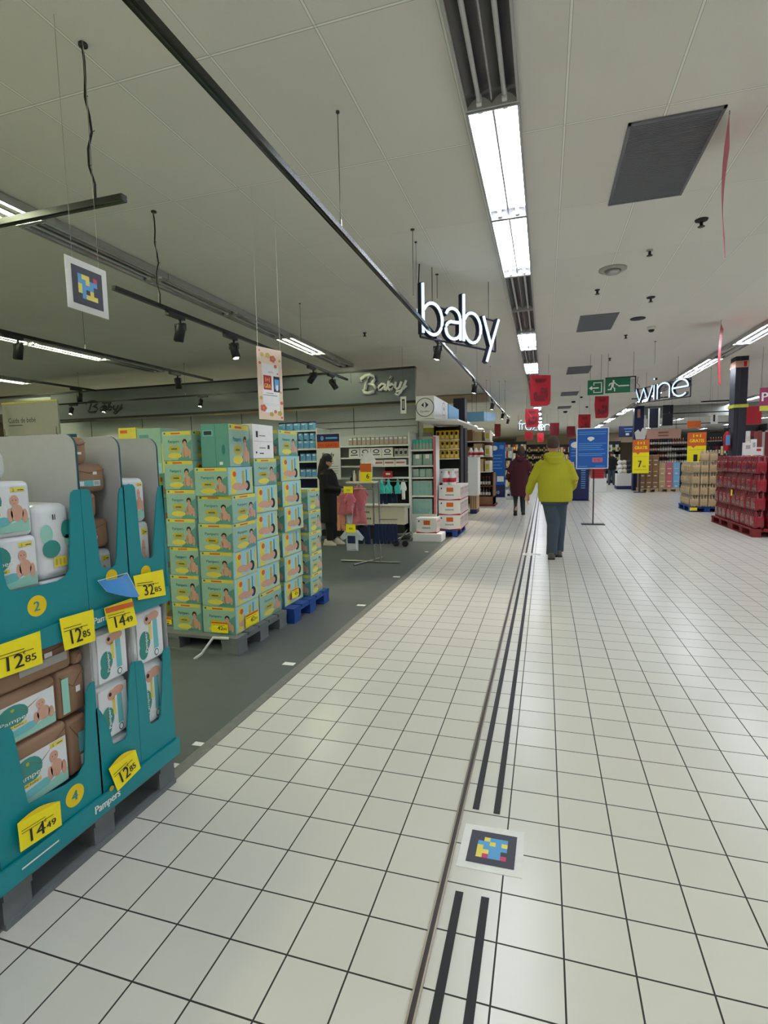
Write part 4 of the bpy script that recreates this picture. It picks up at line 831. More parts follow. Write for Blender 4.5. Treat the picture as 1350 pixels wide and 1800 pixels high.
x0, x1, z0, z1 = rectY(704, 697, 714, 727, 9.7); mb = MB(); mb.box(x0, 9.7, z0, x1, 9.704, z1, 'white'); mb.drect(frY(x0, x1, z0, z1, 9.7), .25, .2, .75, .85, 'dgrey'); mb.drect(frY(x0, x1, z0, z1, 9.7), .38, .3, .62, .75, 'greyp', .002)
mb.tube([(x0 + .05, 9.702, z1), (x0 + .05, 9.702, CZ)], .0015, 'dark', 4); tag(mb.build('hanging_card'), 'small white card hanging at the right end of the grey fascia', 'card')

def shelving(name, label, x0, x1, yb, yf, zs, top, m='white', back='wallp', base=.12, gm=None):
    t = thing(name, label, 'shelving', ((x0 + x1) / 2, yf, 0)); mb = MB(); mb.box(x0, yb - .02, 0, x1, yb, top, back); mb.build('back_panel', t)
    for x in (x0, x1): mb = MB(); mb.box(x - .012, yf + .02, 0, x + .012, yb, top, m); mb.build('side_upright', t)
    for z in zs: mb = MB(); mb.box(x0 + .012, yf, z - .03, x1 - .012, yb - .02, z, m); mb.build('shelf', t)
    mb = MB(); mb.box(x0 + .012, yf + .03, 0, x1 - .012, yb - .02, base, gm or m); mb.build('plinth', t); return t
def row(px0, px1, py0, py1, Y, n, make, name, cat, lab, group, d=.1, gap=.08, z=None):
    """n equal things side by side; first one built, the rest copied"""
    x0, x1, z0, z1 = rectY(px0, py0, px1, py1, Y)
    if z is not None: z1 += z - z0; z0 = z
    p = (x1 - x0) / n; w = p * (1 - gap); mb = MB(); make(mb, w, z1 - z0, d); o = mb.build(name); base = o.location.copy(); out = []
    for i in range(n):
        c = o if i == 0 else o.copy()
        if i: COL.objects.link(c)
        c.location = base + Vector((x0 + p * (i + .5), Y, z0)); tag(c, lab % nth(i + 1), cat, group); out.append(c)
    return out
def bx(m, art=None, r=0):
    def f(mb, w, h, d):
        if r: mb.rbox(-w / 2, 0, 0, w / 2, d, h, r, m)
        else: mb.box(-w / 2, 0, 0, w / 2, d, h, m)
        if art: art(mb, frY(-w / 2, w / 2, 0, h, 0))
    return f
def tin(mb, w, h, d):
    r = w / 2; mb.lathe((0, r, 0), [(r * .96, 0), (r, .006), (r, h * .9)], 'sky', 14); mb.lathe((0, r, h * .86), [(r * 1.02, 0), (r * 1.02, h * .13), (r * .95, h * .14)], 'navy', 14)
    mb.box(-r * .55, -.001, h * .2, r * .55, .01, h * .62, 'lblue'); mb.box(-r * .4, -.002, h * .62, r * .4, .01, h * .74, 'white')
def zsh(px, py, Y): return atY(px, py, Y).z
Ys = 9.85
xa0, xa1 = atY(470, 790, Ys).x, atY(557, 790, Ys).x
zsA = [zsh(520, 757, Ys), zsh(520, 789, Ys), zsh(520, 811, Ys), zsh(520, 839, Ys), .55, .3]
shelving('shelving_unit', 'blue-backed shelving unit holding formula tins left of the ready poster', xa0, xa1, 10.5, Ys - .02, zsA, zsA[0] + .04, back='navy')
row(487, 553, 740, 755, Ys, 5, tin, 'formula_tin', 'tin', 'blue formula tin, %s from the left in the top row', 'blue formula tins', .13, .05, zsA[0])
row(522, 553, 773, 789, Ys, 3, tin, 'formula_tin', 'tin', 'blue formula tin, %s from the left on the second shelf, lower layer', 'blue formula tins', .13, .04, zsA[1])
row(522, 553, 758, 773, Ys, 3, tin, 'formula_tin', 'tin', 'blue formula tin, %s from the left on the second shelf, upper layer', 'blue formula tins', .13, .04, zsA[1] + .163)
row(526, 557, 796, 811, Ys, 3, tin, 'formula_tin', 'tin', 'blue formula tin, %s from the left on the third shelf', 'blue formula tins', .13, .04, zsA[2])
row(526, 557, 822, 838, Ys, 3, tin, 'formula_tin', 'tin', 'blue formula tin, %s from the left on the fourth shelf', 'blue formula tins', .13, .04, zsA[3])
row(572, 598, 800, 812, Ys, 2, bx('greyp'), 'grey_box', 'box', 'grey box %s behind the ready poster', 'grey boxes behind the poster', .1, .1, zsA[2]) if False else None
# second shelving: pouches and boxes
xb0, xb1 = xa1 + .03, atY(719, 800, Ys).x
zsB = [zsh(670, 782, Ys), zsh(670, 803, Ys), zsh(670, 818, Ys), zsh(680, 839, Ys)]
t = shelving('shelving_unit', 'white shelving unit with grey pouches and logo boxes below the script word', xb0, xb1, 10.5, Ys - .02, zsB + [.62], 2.05, base=.12, gm='black')
mb = MB(); x0 = atY(662, 800, Ys).x; mb.box(x0, 10.40, zsB[3], xb1 - .02, 10.475, zsB[2] - .035, 'black'); mb.box(x0, 10.40, .14, xb1 - .02, 10.475, zsB[3] - .035, 'matt'); mb.build('dark_back', t)
pouch = lambda mb, w, h, d: (mb.rbox(-w / 2, 0, 0, w / 2, d, h, .012, 'greyp'), mb.drect(frY(-w / 2, w / 2, 0, h, 0), .2, .15, .8, .5, 'salmon', .002), mb.drect(frY(-w / 2, w / 2, 0, h, 0), .15, .65, .85, .85, 'white', .002))
row(612, 716, 766, 781, Ys, 13, pouch, 'pouch', 'pouch', 'grey pouch, %s from the left on the top shelf of the white unit', 'grey pouches', .05, .12, zsB[0])
logo = lambda mb, f: (mb.dell(f, .5, .62, .3, .22, 'dgrey', .001), mb.dell(f, .5, .62, .2, .13, 'white', .0015), mb.drect(f, .15, .2, .85, .3, 'dgrey', .001))
row(613, 691, 786, 802, Ys, 4, bx('white', logo), 'logo_box', 'box', 'white box with dark round logo, %s from the left on the second shelf', 'white logo boxes', .2, .06, zsB[1])
row(693, 717, 788, 802, Ys, 3, bx('greyp', lambda mb, f: mb.drect(f, .2, .3, .8, .7, 'dgrey')), 'grey_box', 'box', 'small grey box, %s from the left, right of the logo boxes', 'small grey boxes', .12, .1, zsB[1])
row(636, 714, 807, 817, Ys, 4, bx('white', lambda mb, f: mb.drect(f, .1, .3, .9, .6, 'pinkc')), 'flat_box', 'box', 'flat white box with pink strip, %s from the left on the third shelf', 'flat boxes', .2, .05, zsB[2])
x0, x1, z0, z1 = rectY(672, 828, 688, 839, 9.75); mb = MB(); mb.box(x0, 9.8, zsB[3], x1, 9.82, zsB[3] + z1 - z0, 'red'); mb.drect(frY(x0, x1, zsB[3], zsB[3] + z1 - z0, 9.8), .3, .4, .8, .7, 'white'); tag(mb.build('shelf_card'), 'small red card standing on the dark shelf under the pink strips', 'card')
x0, x1, z0, z1 = rectY(641, 888, 715, 920, 9.7); t = thing('drawer_bench', 'pale cream bench front with dots behind the clothes rack', 'bench', ((x0 + x1) / 2, 9.7, .0)); mb = MB(); mb.box(x0, 9.55, z0, x1, 9.8, z1, 'cream'); f = frY(x0, x1, z0, z1, 9.55)
for k in range(9): mb.dell(f, .04 + .04 * (k % 5), .3 + .35 * (k // 5), .012, .06, 'dgrey')
mb.build('panel', t); mb = MB(); mb.box(x0 + .05, 9.6, 0, x1 - .05, 9.75, z0, 'black'); mb.build('plinth', t); mb = MB(); mb.box(x0, 9.5, z1, x1 + .06, 9.83, z1 + .025, 'white'); mb.build('top', t)
# pilaster
x0, x1, z0, z1 = rectY(716, 700, 729, 800, 10.05); mb = MB(); mb.box(xb1 + .03, 10.42, 0, xr + .02, 10.53, 2.6, 'greyp'); mb.box(xb1 + .06, 10.415, 0, xb1 + .07, 10.42, 2.6, 'dgrey'); tag(mb.build('pilaster'), 'pale grey pilaster at the right end of the baby shelving', 'pilaster')
# ready poster
x0, x1, z0, z1 = rectY(557, 762, 598, 842, 9.4); t = thing('standing_poster', 'white standing poster with the word Ready under blue and orange bands', 'poster', ((x0 + x1) / 2, 9.4, 0)); mb = MB(); mb.box(x0, 9.4, z0, x1, 9.42, z1, 'paper'); f = frY(x0, x1, z0, z1, 9.4)
mb.drect(f, .02, .82, .98, .99, 'navy'); mb.dell(f, .25, .9, .07, .05, 'lblue', .002); mb.drect(f, .4, .88, .9, .92, 'lblue', .002); mb.drect(f, .02, .68, .98, .82, 'orange'); mb.dtext(f, '1+1 GRATIS', .1, .71, .07, 'red', .002, w=.8, bold=.02); mb.dtext(f, 'Ready', .25, .5, .08, 'ink', .002, w=.5, bold=.02)
for k in range(4): mb.drect(f, .5, .12 + .05 * k, .9, .135 + .05 * k, 'greyp')
mb.build('panel', t); mb = MB(); mb.tube([((x0 + x1) / 2, 9.43, 0), ((x0 + x1) / 2, 9.43, z1)], .012, 'dark', 6); mb.box(x0 + .05, 9.3, 0, x1 - .05, 9.55, .015, 'dark'); mb.build('stand', t)

# floral poster near
a, b = atY(456, 735, 3.75), atY(499, 741, 4.0); tp, tq = atY(456, 606, 3.75), atY(499, 618, 4.0)
U = Vector((b.x - a.x, b.y - a.y, 0)); zz0 = (a.z + b.z) / 2; V = Vector((0, 0, (tp.z + tq.z) / 2 - zz0)); O = Vector((a.x, a.y, zz0)); fr = (O, U, V)
t = thing('hanging_poster', 'cream flower-bordered poster with small pictures hanging before the grey fascia', 'poster', O + U / 2); mb = MB(); mb.prism([O, O + U, O + U + V, O + V], U.cross(V).normalized() * -.003, 'cream2')
mb.drect(fr, .17, .1, .84, .78, 'paper')
for u, v, r, m in ((.2, .9, .07, 'leaf'), (.42, .9, .09, 'leaf'), (.62, .86, .12, 'flower'), (.72, .76, .06, 'flower'), (.1, .78, .05, 'flower'), (.9, .85, .05, 'leaf'), (.18, .16, .12, 'flower'), (.1, .3, .06, 'leaf'), (.5, .08, .08, 'leaf'), (.66, .12, .06, 'flower'), (.84, .1, .09, 'leaf'), (.93, .25, .06, 'flower'), (.92, .4, .04, 'leaf'), (.1, .95, .03, 'flower'), (.92, .04, .04, 'flower'), (.8, .66, .03, 'flower')):
    for k in range(5): mb.dell(fr, u + r * .6 * cos(k * 1.257), v + r * .22 * sin(k * 1.257), r * .5, r * .22, m, .0016 + .0001 * k, 10)
    mb.dell(fr, u, v, r * .3, r * .12, 'coc', .0026, 8)
mb.drect(fr, .22, .42, .54, .62, 'red', .0016); mb.dtext(fr, '1+1', .3, .53, .06, 'cyel', .002, w=.16, bold=.02); mb.dtext(fr, 'GRA', .25, .445, .06, 'cyel', .002, w=.26, bold=.02); mb.drect(fr, .62, .4, .88, .62, 'navk', .0016); mb.drect(fr, .66, .44, .84, .58, 'lblue', .002); mb.drect(fr, .72, .42, .8, .5, 'white', .0024)
mb.dtext(fr, 'GRATIS', .42, .66, .02, 'red', .002, w=.2); mb.drect(fr, .26, .37, .6, .378, 'ink'); mb.drect(fr, .2, .34, .76, .35, 'ink'); mb.drect(fr, .24, .22, .8, .226, 'greyp'); mb.drect(fr, .3, .2, .74, .205, 'greyp'); mb.build('sheet', t)
mb = MB(); [mb.tube([p, (p.x, p.y, CZ)], .0018, 'white', 4) for p in (O + V + U * .05, O + V + U * .95)]; mb.build('string', t)

# ================================================================== CLOTHES RACK
YR = 7.35
def px3(px, py, Y=YR): return atY(px, py, Y)
t = thing('clothes_rack', 'chrome clothes rack with cross-shaped base carrying baby clothes', 'rack', (px3(652, 985).x, YR, 0))
bz = .02
mb = MB(); a, b = px3(600, 986), px3(703, 986); mb.tube([(a.x, YR, bz), (b.x, YR, bz)], .014, 'steel', 8); mb.build('foot_bar', t)
mb = MB(); mb.tube([(px3(634, 985).x, YR - .3, bz), (px3(660, 985).x, YR + .35, bz)], .014, 'steel', 8); mb.build('foot_bar', t)
for px in (657, 667): x = px3(px, 900).x; mb = MB(); mb.tube([(x, YR, bz), (x, YR, px3(px, 846).z)], .013, 'steel', 8); mb.build('post', t)
xp, xq = px3(657, 900).x, px3(667, 900).x
for (pa, pb, y, z, nm) in ((613, 657, 7.25, 848, 'arm'), (667, 716, 7.4, 846, 'arm'), (667, 698, 7.25, 913, 'arm'), (600, 657, 7.0, 860, 'arm'), (604, 657, 7.0, 922, 'arm')):
    A = px3(pa, z, y); B = px3(pb, z, y); mb = MB(); zz = (A.z + B.z) / 2; mb.tube([(A.x, y, zz), (B.x, y, zz)], .009, 'steel', 6)
    px_ = xp if pb == 657 else xq; mb.tube([(B.x if pb == 657 else A.x, y, zz), (px_, YR, zz)], .009, 'steel', 6); mb.build(nm, t)
mb = MB(); A = px3(612, 848, 7.3); B = px3(660, 848, 7.3); mb.box(A.x, 7.2, A.z - .01, B.x, 7.5, A.z + .012, 'cream'); mb.build('top_board', t)
def garment(kind, px0, py0, px1, py1, Y, m, label, m2=None, th=.035, cat=None):
    x0, x1, z0, z1 = rectY(px0, py0, px1, py1, Y); w, h = x1 - x0, z1 - z0
    SH = {'shirt': [(.28, .0), (.74, .0), (.76, .62), (.92, .48), (1., .62), (.76, .95), (.6, 1), (.5, .94), (.4, 1), (.24, .95), (0, .62), (.08, .48), (.25, .62)],
          'dress': [(.0, .02), (.3, .0), (.6, .03), (1, .0), (.78, .62), (.96, .55), (1, .72), (.76, .97), (.6, 1), (.5, .93), (.4, 1), (.22, .97), (0, .72), (.06, .56), (.24, .64)],
          'trousers': [(0.02, 0), (.4, 0), (.5, .55), (.6, 0), (.98, 0), (.92, 1), (.1, 1)], 'bib': [(.1, 0), (.9, 0), (1, .5), (.7, .7), (.62, 1), (.4, 1), (.3, .7), (0, .5)], 'shorts': [(0, .0), (.42, .0), (.5, .3), (.58, .0), (1, .0), (.9, 1), (.1, 1)]}[kind]
    nm = {'bib': 'baby_bib', 'shirt': 'baby_shirt', 'dress': 'baby_dress'}.get(kind, 'baby_' + kind)
    t = thing(nm, label, cat or 'baby clothes', ((x0 + x1) / 2, Y, z0), 'baby clothes on the rack')
    n = len(SH); P = [(x0 + u * w, z0 + v * h) for u, v in SH]; c = (sum(p[0] for p in P) / n, sum(p[1] for p in P) / n)
    V = []; fs = []
    for s, lv in ((1, -th / 2), (1, th / 2)): V += [(x, Y + lv * .35, z) for x, z in P]
    k = [(c[0] + (x - c[0]) * .72, c[1] + (z - c[1]) * .8) for x, z in P]
    for lv in (-th / 2, th / 2): V += [(x, Y + lv * (1.3 if i % 2 else .7), z) for i, (x, z) in enumerate(k)]
    for i in range(n):
        j = (i + 1) % n; fs += [(i, j, j + n, i + n)[::-1], (i, j, j + 2 * n, i + 2 * n), (i + n, i + 3 * n, j + 3 * n, j + n)]
    fs += [tuple(range(2 * n, 3 * n)), tuple(range(4 * n - 1, 3 * n - 1, -1))]
    mb = MB(); mb.add(V, fs, m); 
    if m2: mb.drect(frY(x0, x1, z0, z1, Y - th * .66), .34, .35, .66, .7, m2, .004)
    mb.build('cloth', t); mb = MB(); xm = (x0 + x1) / 2
    mb.tube([(xm - w * .2, Y, z1 - .02), (xm, Y, z1 + .02), (xm + w * .2, Y, z1 - .02)], .004, 'white', 5); mb.tube([(xm, Y, z1 + .02), (xm + .012, Y, z1 + .04), (xm, Y, z1 + .05)], .003, 'steel', 5); mb.build('hanger', t); return t
mb = MB(); p = px3(647, 848, 7.33); mb.tube([(p.x, 7.33, p.z), (p.x, 7.33, px3(647, 792, 7.33).z)], .009, 'steel', 6); mb.build('display_post', t)
garment('shirt', 633, 794, 661, 838, 7.3, 'white', 'white baby shirt displayed on top of the clothes rack')
garment('dress', 593, 866, 620, 905, 6.95, 'pinkc', 'left pink baby dress at the front of the rack', 'pink')
garment('shirt', 604, 866, 626, 900, 6.88, 'pink', 'dusty pink baby shirt with a light print at the front of the rack', 'pinkc')
garment('dress', 618, 853, 645, 925, 7.05, 'pinkc', 'long pink baby dress right of the yellow card on the rack')
garment('trousers', 592, 872, 607, 933, 7.02, 'peach', 'peach baby trousers at the left edge of the rack')
garment('shirt', 598, 930, 640, 968, 6.95, 'shirtg', 'light grey baby shirt with navy sleeves hanging low on the rack', 'navyc')
garment('trousers', 607, 898, 622, 930, 7.06, 'shirtg', 'pale grey baby leggings between the pink clothes and the grey shirt')
garment('shorts', 604, 916, 640, 926, 7.1, 'matt', 'black baby shorts above the light grey shirt')
garment('shirt', 624, 856, 648, 890, 7.12, 'pink', 'second pink baby shirt behind the long pink dress', 'pinkc')
garment('trousers', 628, 922, 652, 956, 7.12, 'navyc', 'blue denim baby trousers behind the grey shirt')
for k in range(6): garment('shorts', 655 + 6.5 * k, 921, 667 + 6.5 * k, 956 - (k % 2) * 3, 7.2 + .02 * k, 'navyc', 'navy baby shorts, %s from the left on the lower right arm' % nth(k + 1), th=.02)
for k, (a, b) in enumerate(((664, 678), (676, 690), (693, 706))): garment('bib', a, 844, b, 868, 7.38 + .02 * k, 'tealc', 'turquoise baby bib, %s from the left on the upper right arm' % nth(k + 1), cat='baby clothes')
garment('trousers', 665, 867, 682, 886, 7.5, 'navyc', 'navy baby trousers hanging below the turquoise bibs'); garment('trousers', 682, 867, 699, 884, 7.52, 'navyc', 'second navy baby trousers below the turquoise bibs, nearer the wall end')
garment('shirt', 703, 846, 715, 878, 7.42, 'white', 'white shirt shape standing in for a white light, far right of the rack')  # shirt shape put where a white light shows
def scard(px0, py0, px1, py1, Y, label, band=.0, txt=None, m='yellow'):
    x0, x1, z0, z1 = rectY(px0, py0, px1, py1, Y); mb = MB(); mb.box(x0, Y, z0, x1, Y + .003, z1, m); f = frY(x0, x1, z0, z1, Y)
    if band: mb.drect(f, .0, 1 - band, 1, 1, 'orange')
    if txt: mb.dtext(f, txt, .55, .2, .25, 'ink', .002, bold=.02)
    else: mb.drect(f, .3, .35, .7, .6, 'coc')
    return tag(mb.build('price_card'), label, 'price card')
scard(633, 815, 653, 847.5, 7.22, 'orange and yellow price card standing on the rack under the white shirt', .45, '6')
scard(604, 855, 620, 867, 6.857, 'bright yellow card clipped before the pink clothes'); scard(608, 922, 625, 936, 6.927, 'yellow card clipped above the light grey shirt')
# bottles on the rack's top board
for k, (px, m) in enumerate(((616, 'bottle'), (621, 'white'), (627, 'brown'), (631, 'white'))):
    p = px3(px, 847, 7.35); mb = MB(); mb.lathe((p.x, 7.4, p.z + .012 - (p.z - px3(636, 848, 7.3).z) ), [(.02, 0), (.022, .02), (.02, .1), (.009, .13), (.009, .16)], m, 10); tag(mb.build('bottle'), '%s bottle, %s from the left on the rack top board' % ('dark pale brown white'.split()[k], nth(k + 1)), 'bottle', 'bottles on the rack board')
# folded buggy right of the rack
t = thing('folded_buggy', 'folded silver buggy lying in front of the dark plinth right of the rack', 'buggy', (px3(707, 945, 8.9).x, 8.9, 0)); A = px3(694, 945, 8.9); B = px3(721, 932, 8.9)
mb = MB(); mb.tube([(A.x, 8.85, .1), (B.x, 9.0, .25)], .012, 'steel', 6); mb.tube([(A.x, 8.95, .2), (B.x, 9.05, .22), (B.x, 8.9, .12)], .01, 'steel', 6); mb.tube([(A.x + .05, 8.9, .06), (B.x - .05, 8.9, .3)], .01, 'steel', 6); mb.build('frame', t)
for x in (A.x + .04, B.x - .08): mb = MB(); mb.tube([(x, 8.83, .055), (x, 8.87, .055)], .055, 'black', 14); mb.build('wheel', t)
mb = MB(); mb.rbox(A.x, 8.9, .12, B.x, 9.0, .2, .03, 'dgrey'); mb.build('seat', t)

# ================================================================== PROMOTION END BY THE AISLE
Ye = 9.9
x0, x1 = atY(722, 840, Ye).x, atY(763, 840, Ye).x
zE = [zsh(742, y, Ye) for y in (790, 818, 839, 871, 904)]
t = shelving('shelving_unit', 'narrow end shelving with grey-green packs beside the juice cartons', x0, x1, 10.4, Ye, zE, zsh(742, 766, Ye), back='greyp', base=zE[-1] - .03)
mb = MB(); mb.box(x1 - .005, Ye - .02, zE[-1], x1 + .04, Ye, zsh(742, 768, Ye), 'pinkc'); mb.build('red_edge', t)
row(725, 760, 771, 789, Ye + .02, 6, lambda mb, w, h, d: (mb.rbox(-w / 2, 0, 0, w / 2, d, h, .01, 'mint'), mb.drect(frY(-w / 2, w / 2, 0, h, 0), .1, .6, .9, .98, 'tealc', .003)), 'snack_pouch', 'pouch', 'pale pouch with turquoise top, %s from the left on the narrow end shelving', 'pouches on the narrow shelving', .05, .1, zE[0])
row(725, 760, 797, 817, Ye + .02, 2, bx('mint', lambda mb, f: mb.drect(f, .3, .6, .7, .95, 'white'), .02), 'wipes_pack', 'pack', 'grey-green wipes pack, %s from the left on the second level of the narrow shelving', 'wipes packs', .2, .05, zE[1])
row(725, 760, 823, 838, Ye + .02, 3, bx('mint', None, .02), 'wipes_pack', 'pack', 'grey-green wipes pack, %s from the left on the third level of the narrow shelving', 'wipes packs', .2, .05, zE[2])
dots = lambda mb, f: [mb.dell(f, .15 + .23 * (k % 4), .25 + .4 * (k // 4), .07, .12, 'plteal', .002) for k in range(8)]
row(725, 760, 844, 870, Ye + .02, 1, bx('mint', dots), 'dotted_box', 'box', 'mint box with round dots on the fourth level, %s there', 'dotted boxes', .3, .03, zE[3])
row(725, 760, 876, 903, Ye + .02, 1, bx('mint', dots), 'dotted_box', 'box', 'mint box with round dots on the fifth level, %s there', 'dotted boxes', .3, .03, zE[4])
# sign cube with the round logo
x0, x1, z0, z1 = rectY(731, 696, 763, 736, Ye); yb = atX(787, 715, x1).y; t = thing('logo_sign_box', 'pale box sign with round blue shop logo above the end shelving', 'sign', ((x0 + x1) / 2, Ye, z0)); mb = MB(); mb.box(x0, Ye, z0, x1, yb, z1, 'white'); 
def clogo(f, cu, cv, r, asp):
    for k in range(24): a = 2 * pi * k / 24; b = 2 * pi * (k + 1) / 24; mb.dpoly(f, [(cu + r * asp * cos(a), cv + r * sin(a)), (cu + r * asp * cos(b), cv + r * sin(b)), (cu + r * .93 * asp * cos(b), cv + r * .93 * sin(b)), (cu + r * .93 * asp * cos(a), cv + r * .93 * sin(a))], 'dgrey')
    mb.dpoly(f, [(cu - .4 * r * asp, cv + .25 * r), (cu - .1 * r * asp, cv + .5 * r), (cu - .15 * r * asp, cv + .25 * r), (cu - .1 * r * asp, cv), ], 'navy', .002); mb.dpoly(f, [(cu, cv + .6 * r), (cu + .4 * r * asp, cv + .25 * r), (cu, cv - .1 * r), (cu + .1 * r * asp, cv + .25 * r)], 'navy', .002); mb.dtext(f, 'Carrefour', cu - .5 * r * asp, cv - .5 * r, .2 * r, 'navy', .002, w=1. * r * asp)
f = frY(x0, x1, z0, z1, Ye); clogo(f, .5, .5, .42, (z1 - z0) / (x1 - x0)); f = frX(Ye, yb, z0, z1, x1); clogo(f, .68, .5, .42, (z1 - z0) / (yb - Ye)); mb.drect(f, .02, .02, .36, .98, 'paper'); mb.build('box', t)
mb = MB(); y2 = yb + 1.4; mb.box(x1 - .2, yb + .01, z0, x1 + .02, y2, z1 - .02, 'sky'); mb.build('blue_end', t)
mb = MB(); A = atY(806, 742, Ye + .3); mb.prism([(x0, Ye - .05, z0 - .03), (x1 + .45, Ye - .05, z0 - .06), (x1 + .5, yb + 1.2, z0 - .06), (x0, yb + 1.2, z0 - .03)], (0, 0, .028), 'white'); mb.build('canopy', t)
for (x, y) in ((x0 + .04, yb + 1.1), (x1, yb + 1.1)): mb = MB(); mb.box(x - .02, y - .02, 0, x + .02, y + .02, z0 - .04, 'greyp'); mb.build('post', t)
x0c, x1c, z0c, z1c = rectY(797, 700, 817, 765, 13.2); mb = MB(); mb.box(x0c, 13.2, 0, x1c, 13.6, z1c, 'navk'); tag(mb.build('pillar_box'), 'dark navy boxed pillar behind the logo sign box', 'pillar')
# white plinth and juice cartons
x0, x1, z0, z1 = rectY(727, 906, 783, 939, Ye); mb = MB(); mb.rbox(x0 + .05, Ye - .42, 0, x1, Ye - .03, z1 - .12, .01, 'white'); tag(mb.build('plinth_box'), 'low white plinth box at the foot of the narrow end shelving', 'plinth')
pallet(-2.15, 10.1, -1.62, 11.3, 'blueplt', 'pallet under the white juice cartons by the aisle')
def juice(x0, y0, z0, x1, y1, z1, label):
    mb = MB(); mb.box(x0, y0, z0, x1, y1, z1, 'white'); f = frY(x0, x1, z0, z1, y0); mb.drect(f, .36, .55, .68, .85, 'orange'); mb.drect(f, .1, .75, .16, .85, 'navy'); mb.dpoly(f, [(0, 0), (1, 0), (1, .1), (.5, .03), (0, .1)], 'red'); mb.drect(f, .3, .3, .7, .4, 'greyp')
    f = frX(y0, y1, z0, z1, x1); n = 5
    for k in range(n): u = (k + .5) / n; mb.dell(f, u, .5, .07, .38, 'dgrey' if k % 2 else 'red', .001); mb.drect(f, u - .03, .2, u + .03, .7, 'white', .0015)
    mb.drect(f, 0, 0, 1, .07, 'red', .0012)
    return tag(mb.build('juice_carton'), label, 'carton', 'white cartons with orange labels by the aisle')
xe = atY(809, 880, 10.1).x
L = [((770, 808), (903, 929), 'right carton of the bottom layer'), ((771, 809), (873, 899), 'middle layer carton'), ((772, 809), (843, 869), 'top layer carton')]
zj = .146
for k in range(3):
    x0, x1, a, b = rectY(771, L[k][1][0], 809, L[k][1][1], 10.1); h = b - a; juice(x0, 10.1, zj, x1, 10.6, zj + h - .004, 'white carton with orange label, %s, near stack' % L[k][2])
    juice(x0, 10.62, zj, x1, 11.2, zj + h - .004, 'white carton with orange label, %s, far stack' % L[k][2]); zj += h + .002
x0, x1, a, b = rectY(735, 903, 770, 929, Ye - .25); juice(x0 - 0, Ye - .4, .0 + (x0 * 0) + .155, x1, Ye - .08, .155 + b - a, 'white carton with orange label standing on the low plinth')
bpy.data.objects.remove(bpy.data.objects['plinth_box']) ; mb = MB(); mb.rbox(x0 - .06, Ye - .45, 0, x1 + .1, Ye - .03, .152, .01, 'white'); tag(mb.build('plinth_box'), 'low white plinth box at the foot of the narrow end shelving', 'plinth')
x0, x1, a, b = rectY(764, 808, 786, 838, 10.1); juice(x0, 10.62, zj, x1 + .05, 11.2, zj + .3, 'white carton with orange label, uppermost, pushed back beneath the yellow packs')
# jugs above
def jug(mb, x, y, z, m='white', h=.27, r=.055): mb.lathe((x, y, z), [(r * .95, 0), (r, .02), (r, h * .62), (r * .45, h * .85), (r * .4, h * .95), (r * .45, h)], m, 12); mb.lathe((x, y, z + h * .2), [(r * 1.02, 0), (r * 1.02, h * .3)], 'red', 12)
for k in range(4):
    mb = MB(); jug(mb, 0, 0, 0); o = mb.build('milk_jug') ; o.location = (-1.72 - .13 * (k % 2), 10.2 + .16 * (k // 2), zj + .001); tag(o, 'white jug with red label on the juice cartons, %s pair, %s one' % (('near', 'far')[k // 2], ('aisle-side', 'inner')[k % 2]), 'jug', 'white jugs on the cartons')
# yellow packs on their shelf unit
yu = 10.75
t = thing('display_rack', 'dark display rack carrying yellow packs above the juice cartons', 'rack', (-1.9, yu, 0)); X0, X1 = atY(764, 780, 11.3).x, atY(807, 780, 11.3).x
mb = MB(); mb.box(X0, 11.72, 0, X1, 11.76, zsh(785, 748, 11.3), 'black'); mb.build('back_panel', t)
zy = [zsh(785, y, 11.3) for y in (773, 789, 806)]
for z in zy: mb = MB(); mb.box(X0, 11.3, z - .02, X1, 11.72, z, 'white'); mb.build('shelf', t)
for x in (X0 - .01, X1 + .01): mb = MB(); mb.box(x - .015, 11.35, 0, x + .015, 11.74, zsh(785, 748, 11.3), 'black'); mb.build('side', t)
ypk = lambda mb, w, h, d: (mb.rbox(-w / 2, 0, 0, w / 2, d, h, .012, 'ycart'), mb.dell(frY(-w / 2, w / 2, 0, h, 0), .5, .68, .3, .2, 'ink', .003), mb.dell(frY(-w / 2, w / 2, 0, h, 0), .5, .3, .25, .16, 'cream', .003))
for k, (z, h) in enumerate(zip(zy, (.2, .17, .18))): row(766, 806, 750, 773, 11.32, 5, (lambda hh: lambda mb, w, h_, d: ypk(mb, w, hh, d))(h), 'yellow_pack', 'pack', 'yellow pack, dark picture, %%s from left on the %s shelf of the dark rack' % ('top', 'middle', 'bottom')[k], 'yellow packs', .2, .06, z)
x0, x1, a, b = rectY(742, 752, 764, 768, 11.3); mb = MB(); mb.box(x0, 11.3, a, x1 - .03, 11.6, b, 'ygreen'); mb.drect(frY(x0, x1 - .03, a, b, 11.3), .05, .05, .95, .5, 'greyp'); mb.box(x0, 11.35, 0, x0 + .05, 11.55, a, 'dark'); mb.box(x1 - .08, 11.35, 0, x1 - .03, 11.55, a, 'dark'); tag(mb.build('yellow_green_box'), 'yellow-green box on legs left of the yellow packs', 'box')
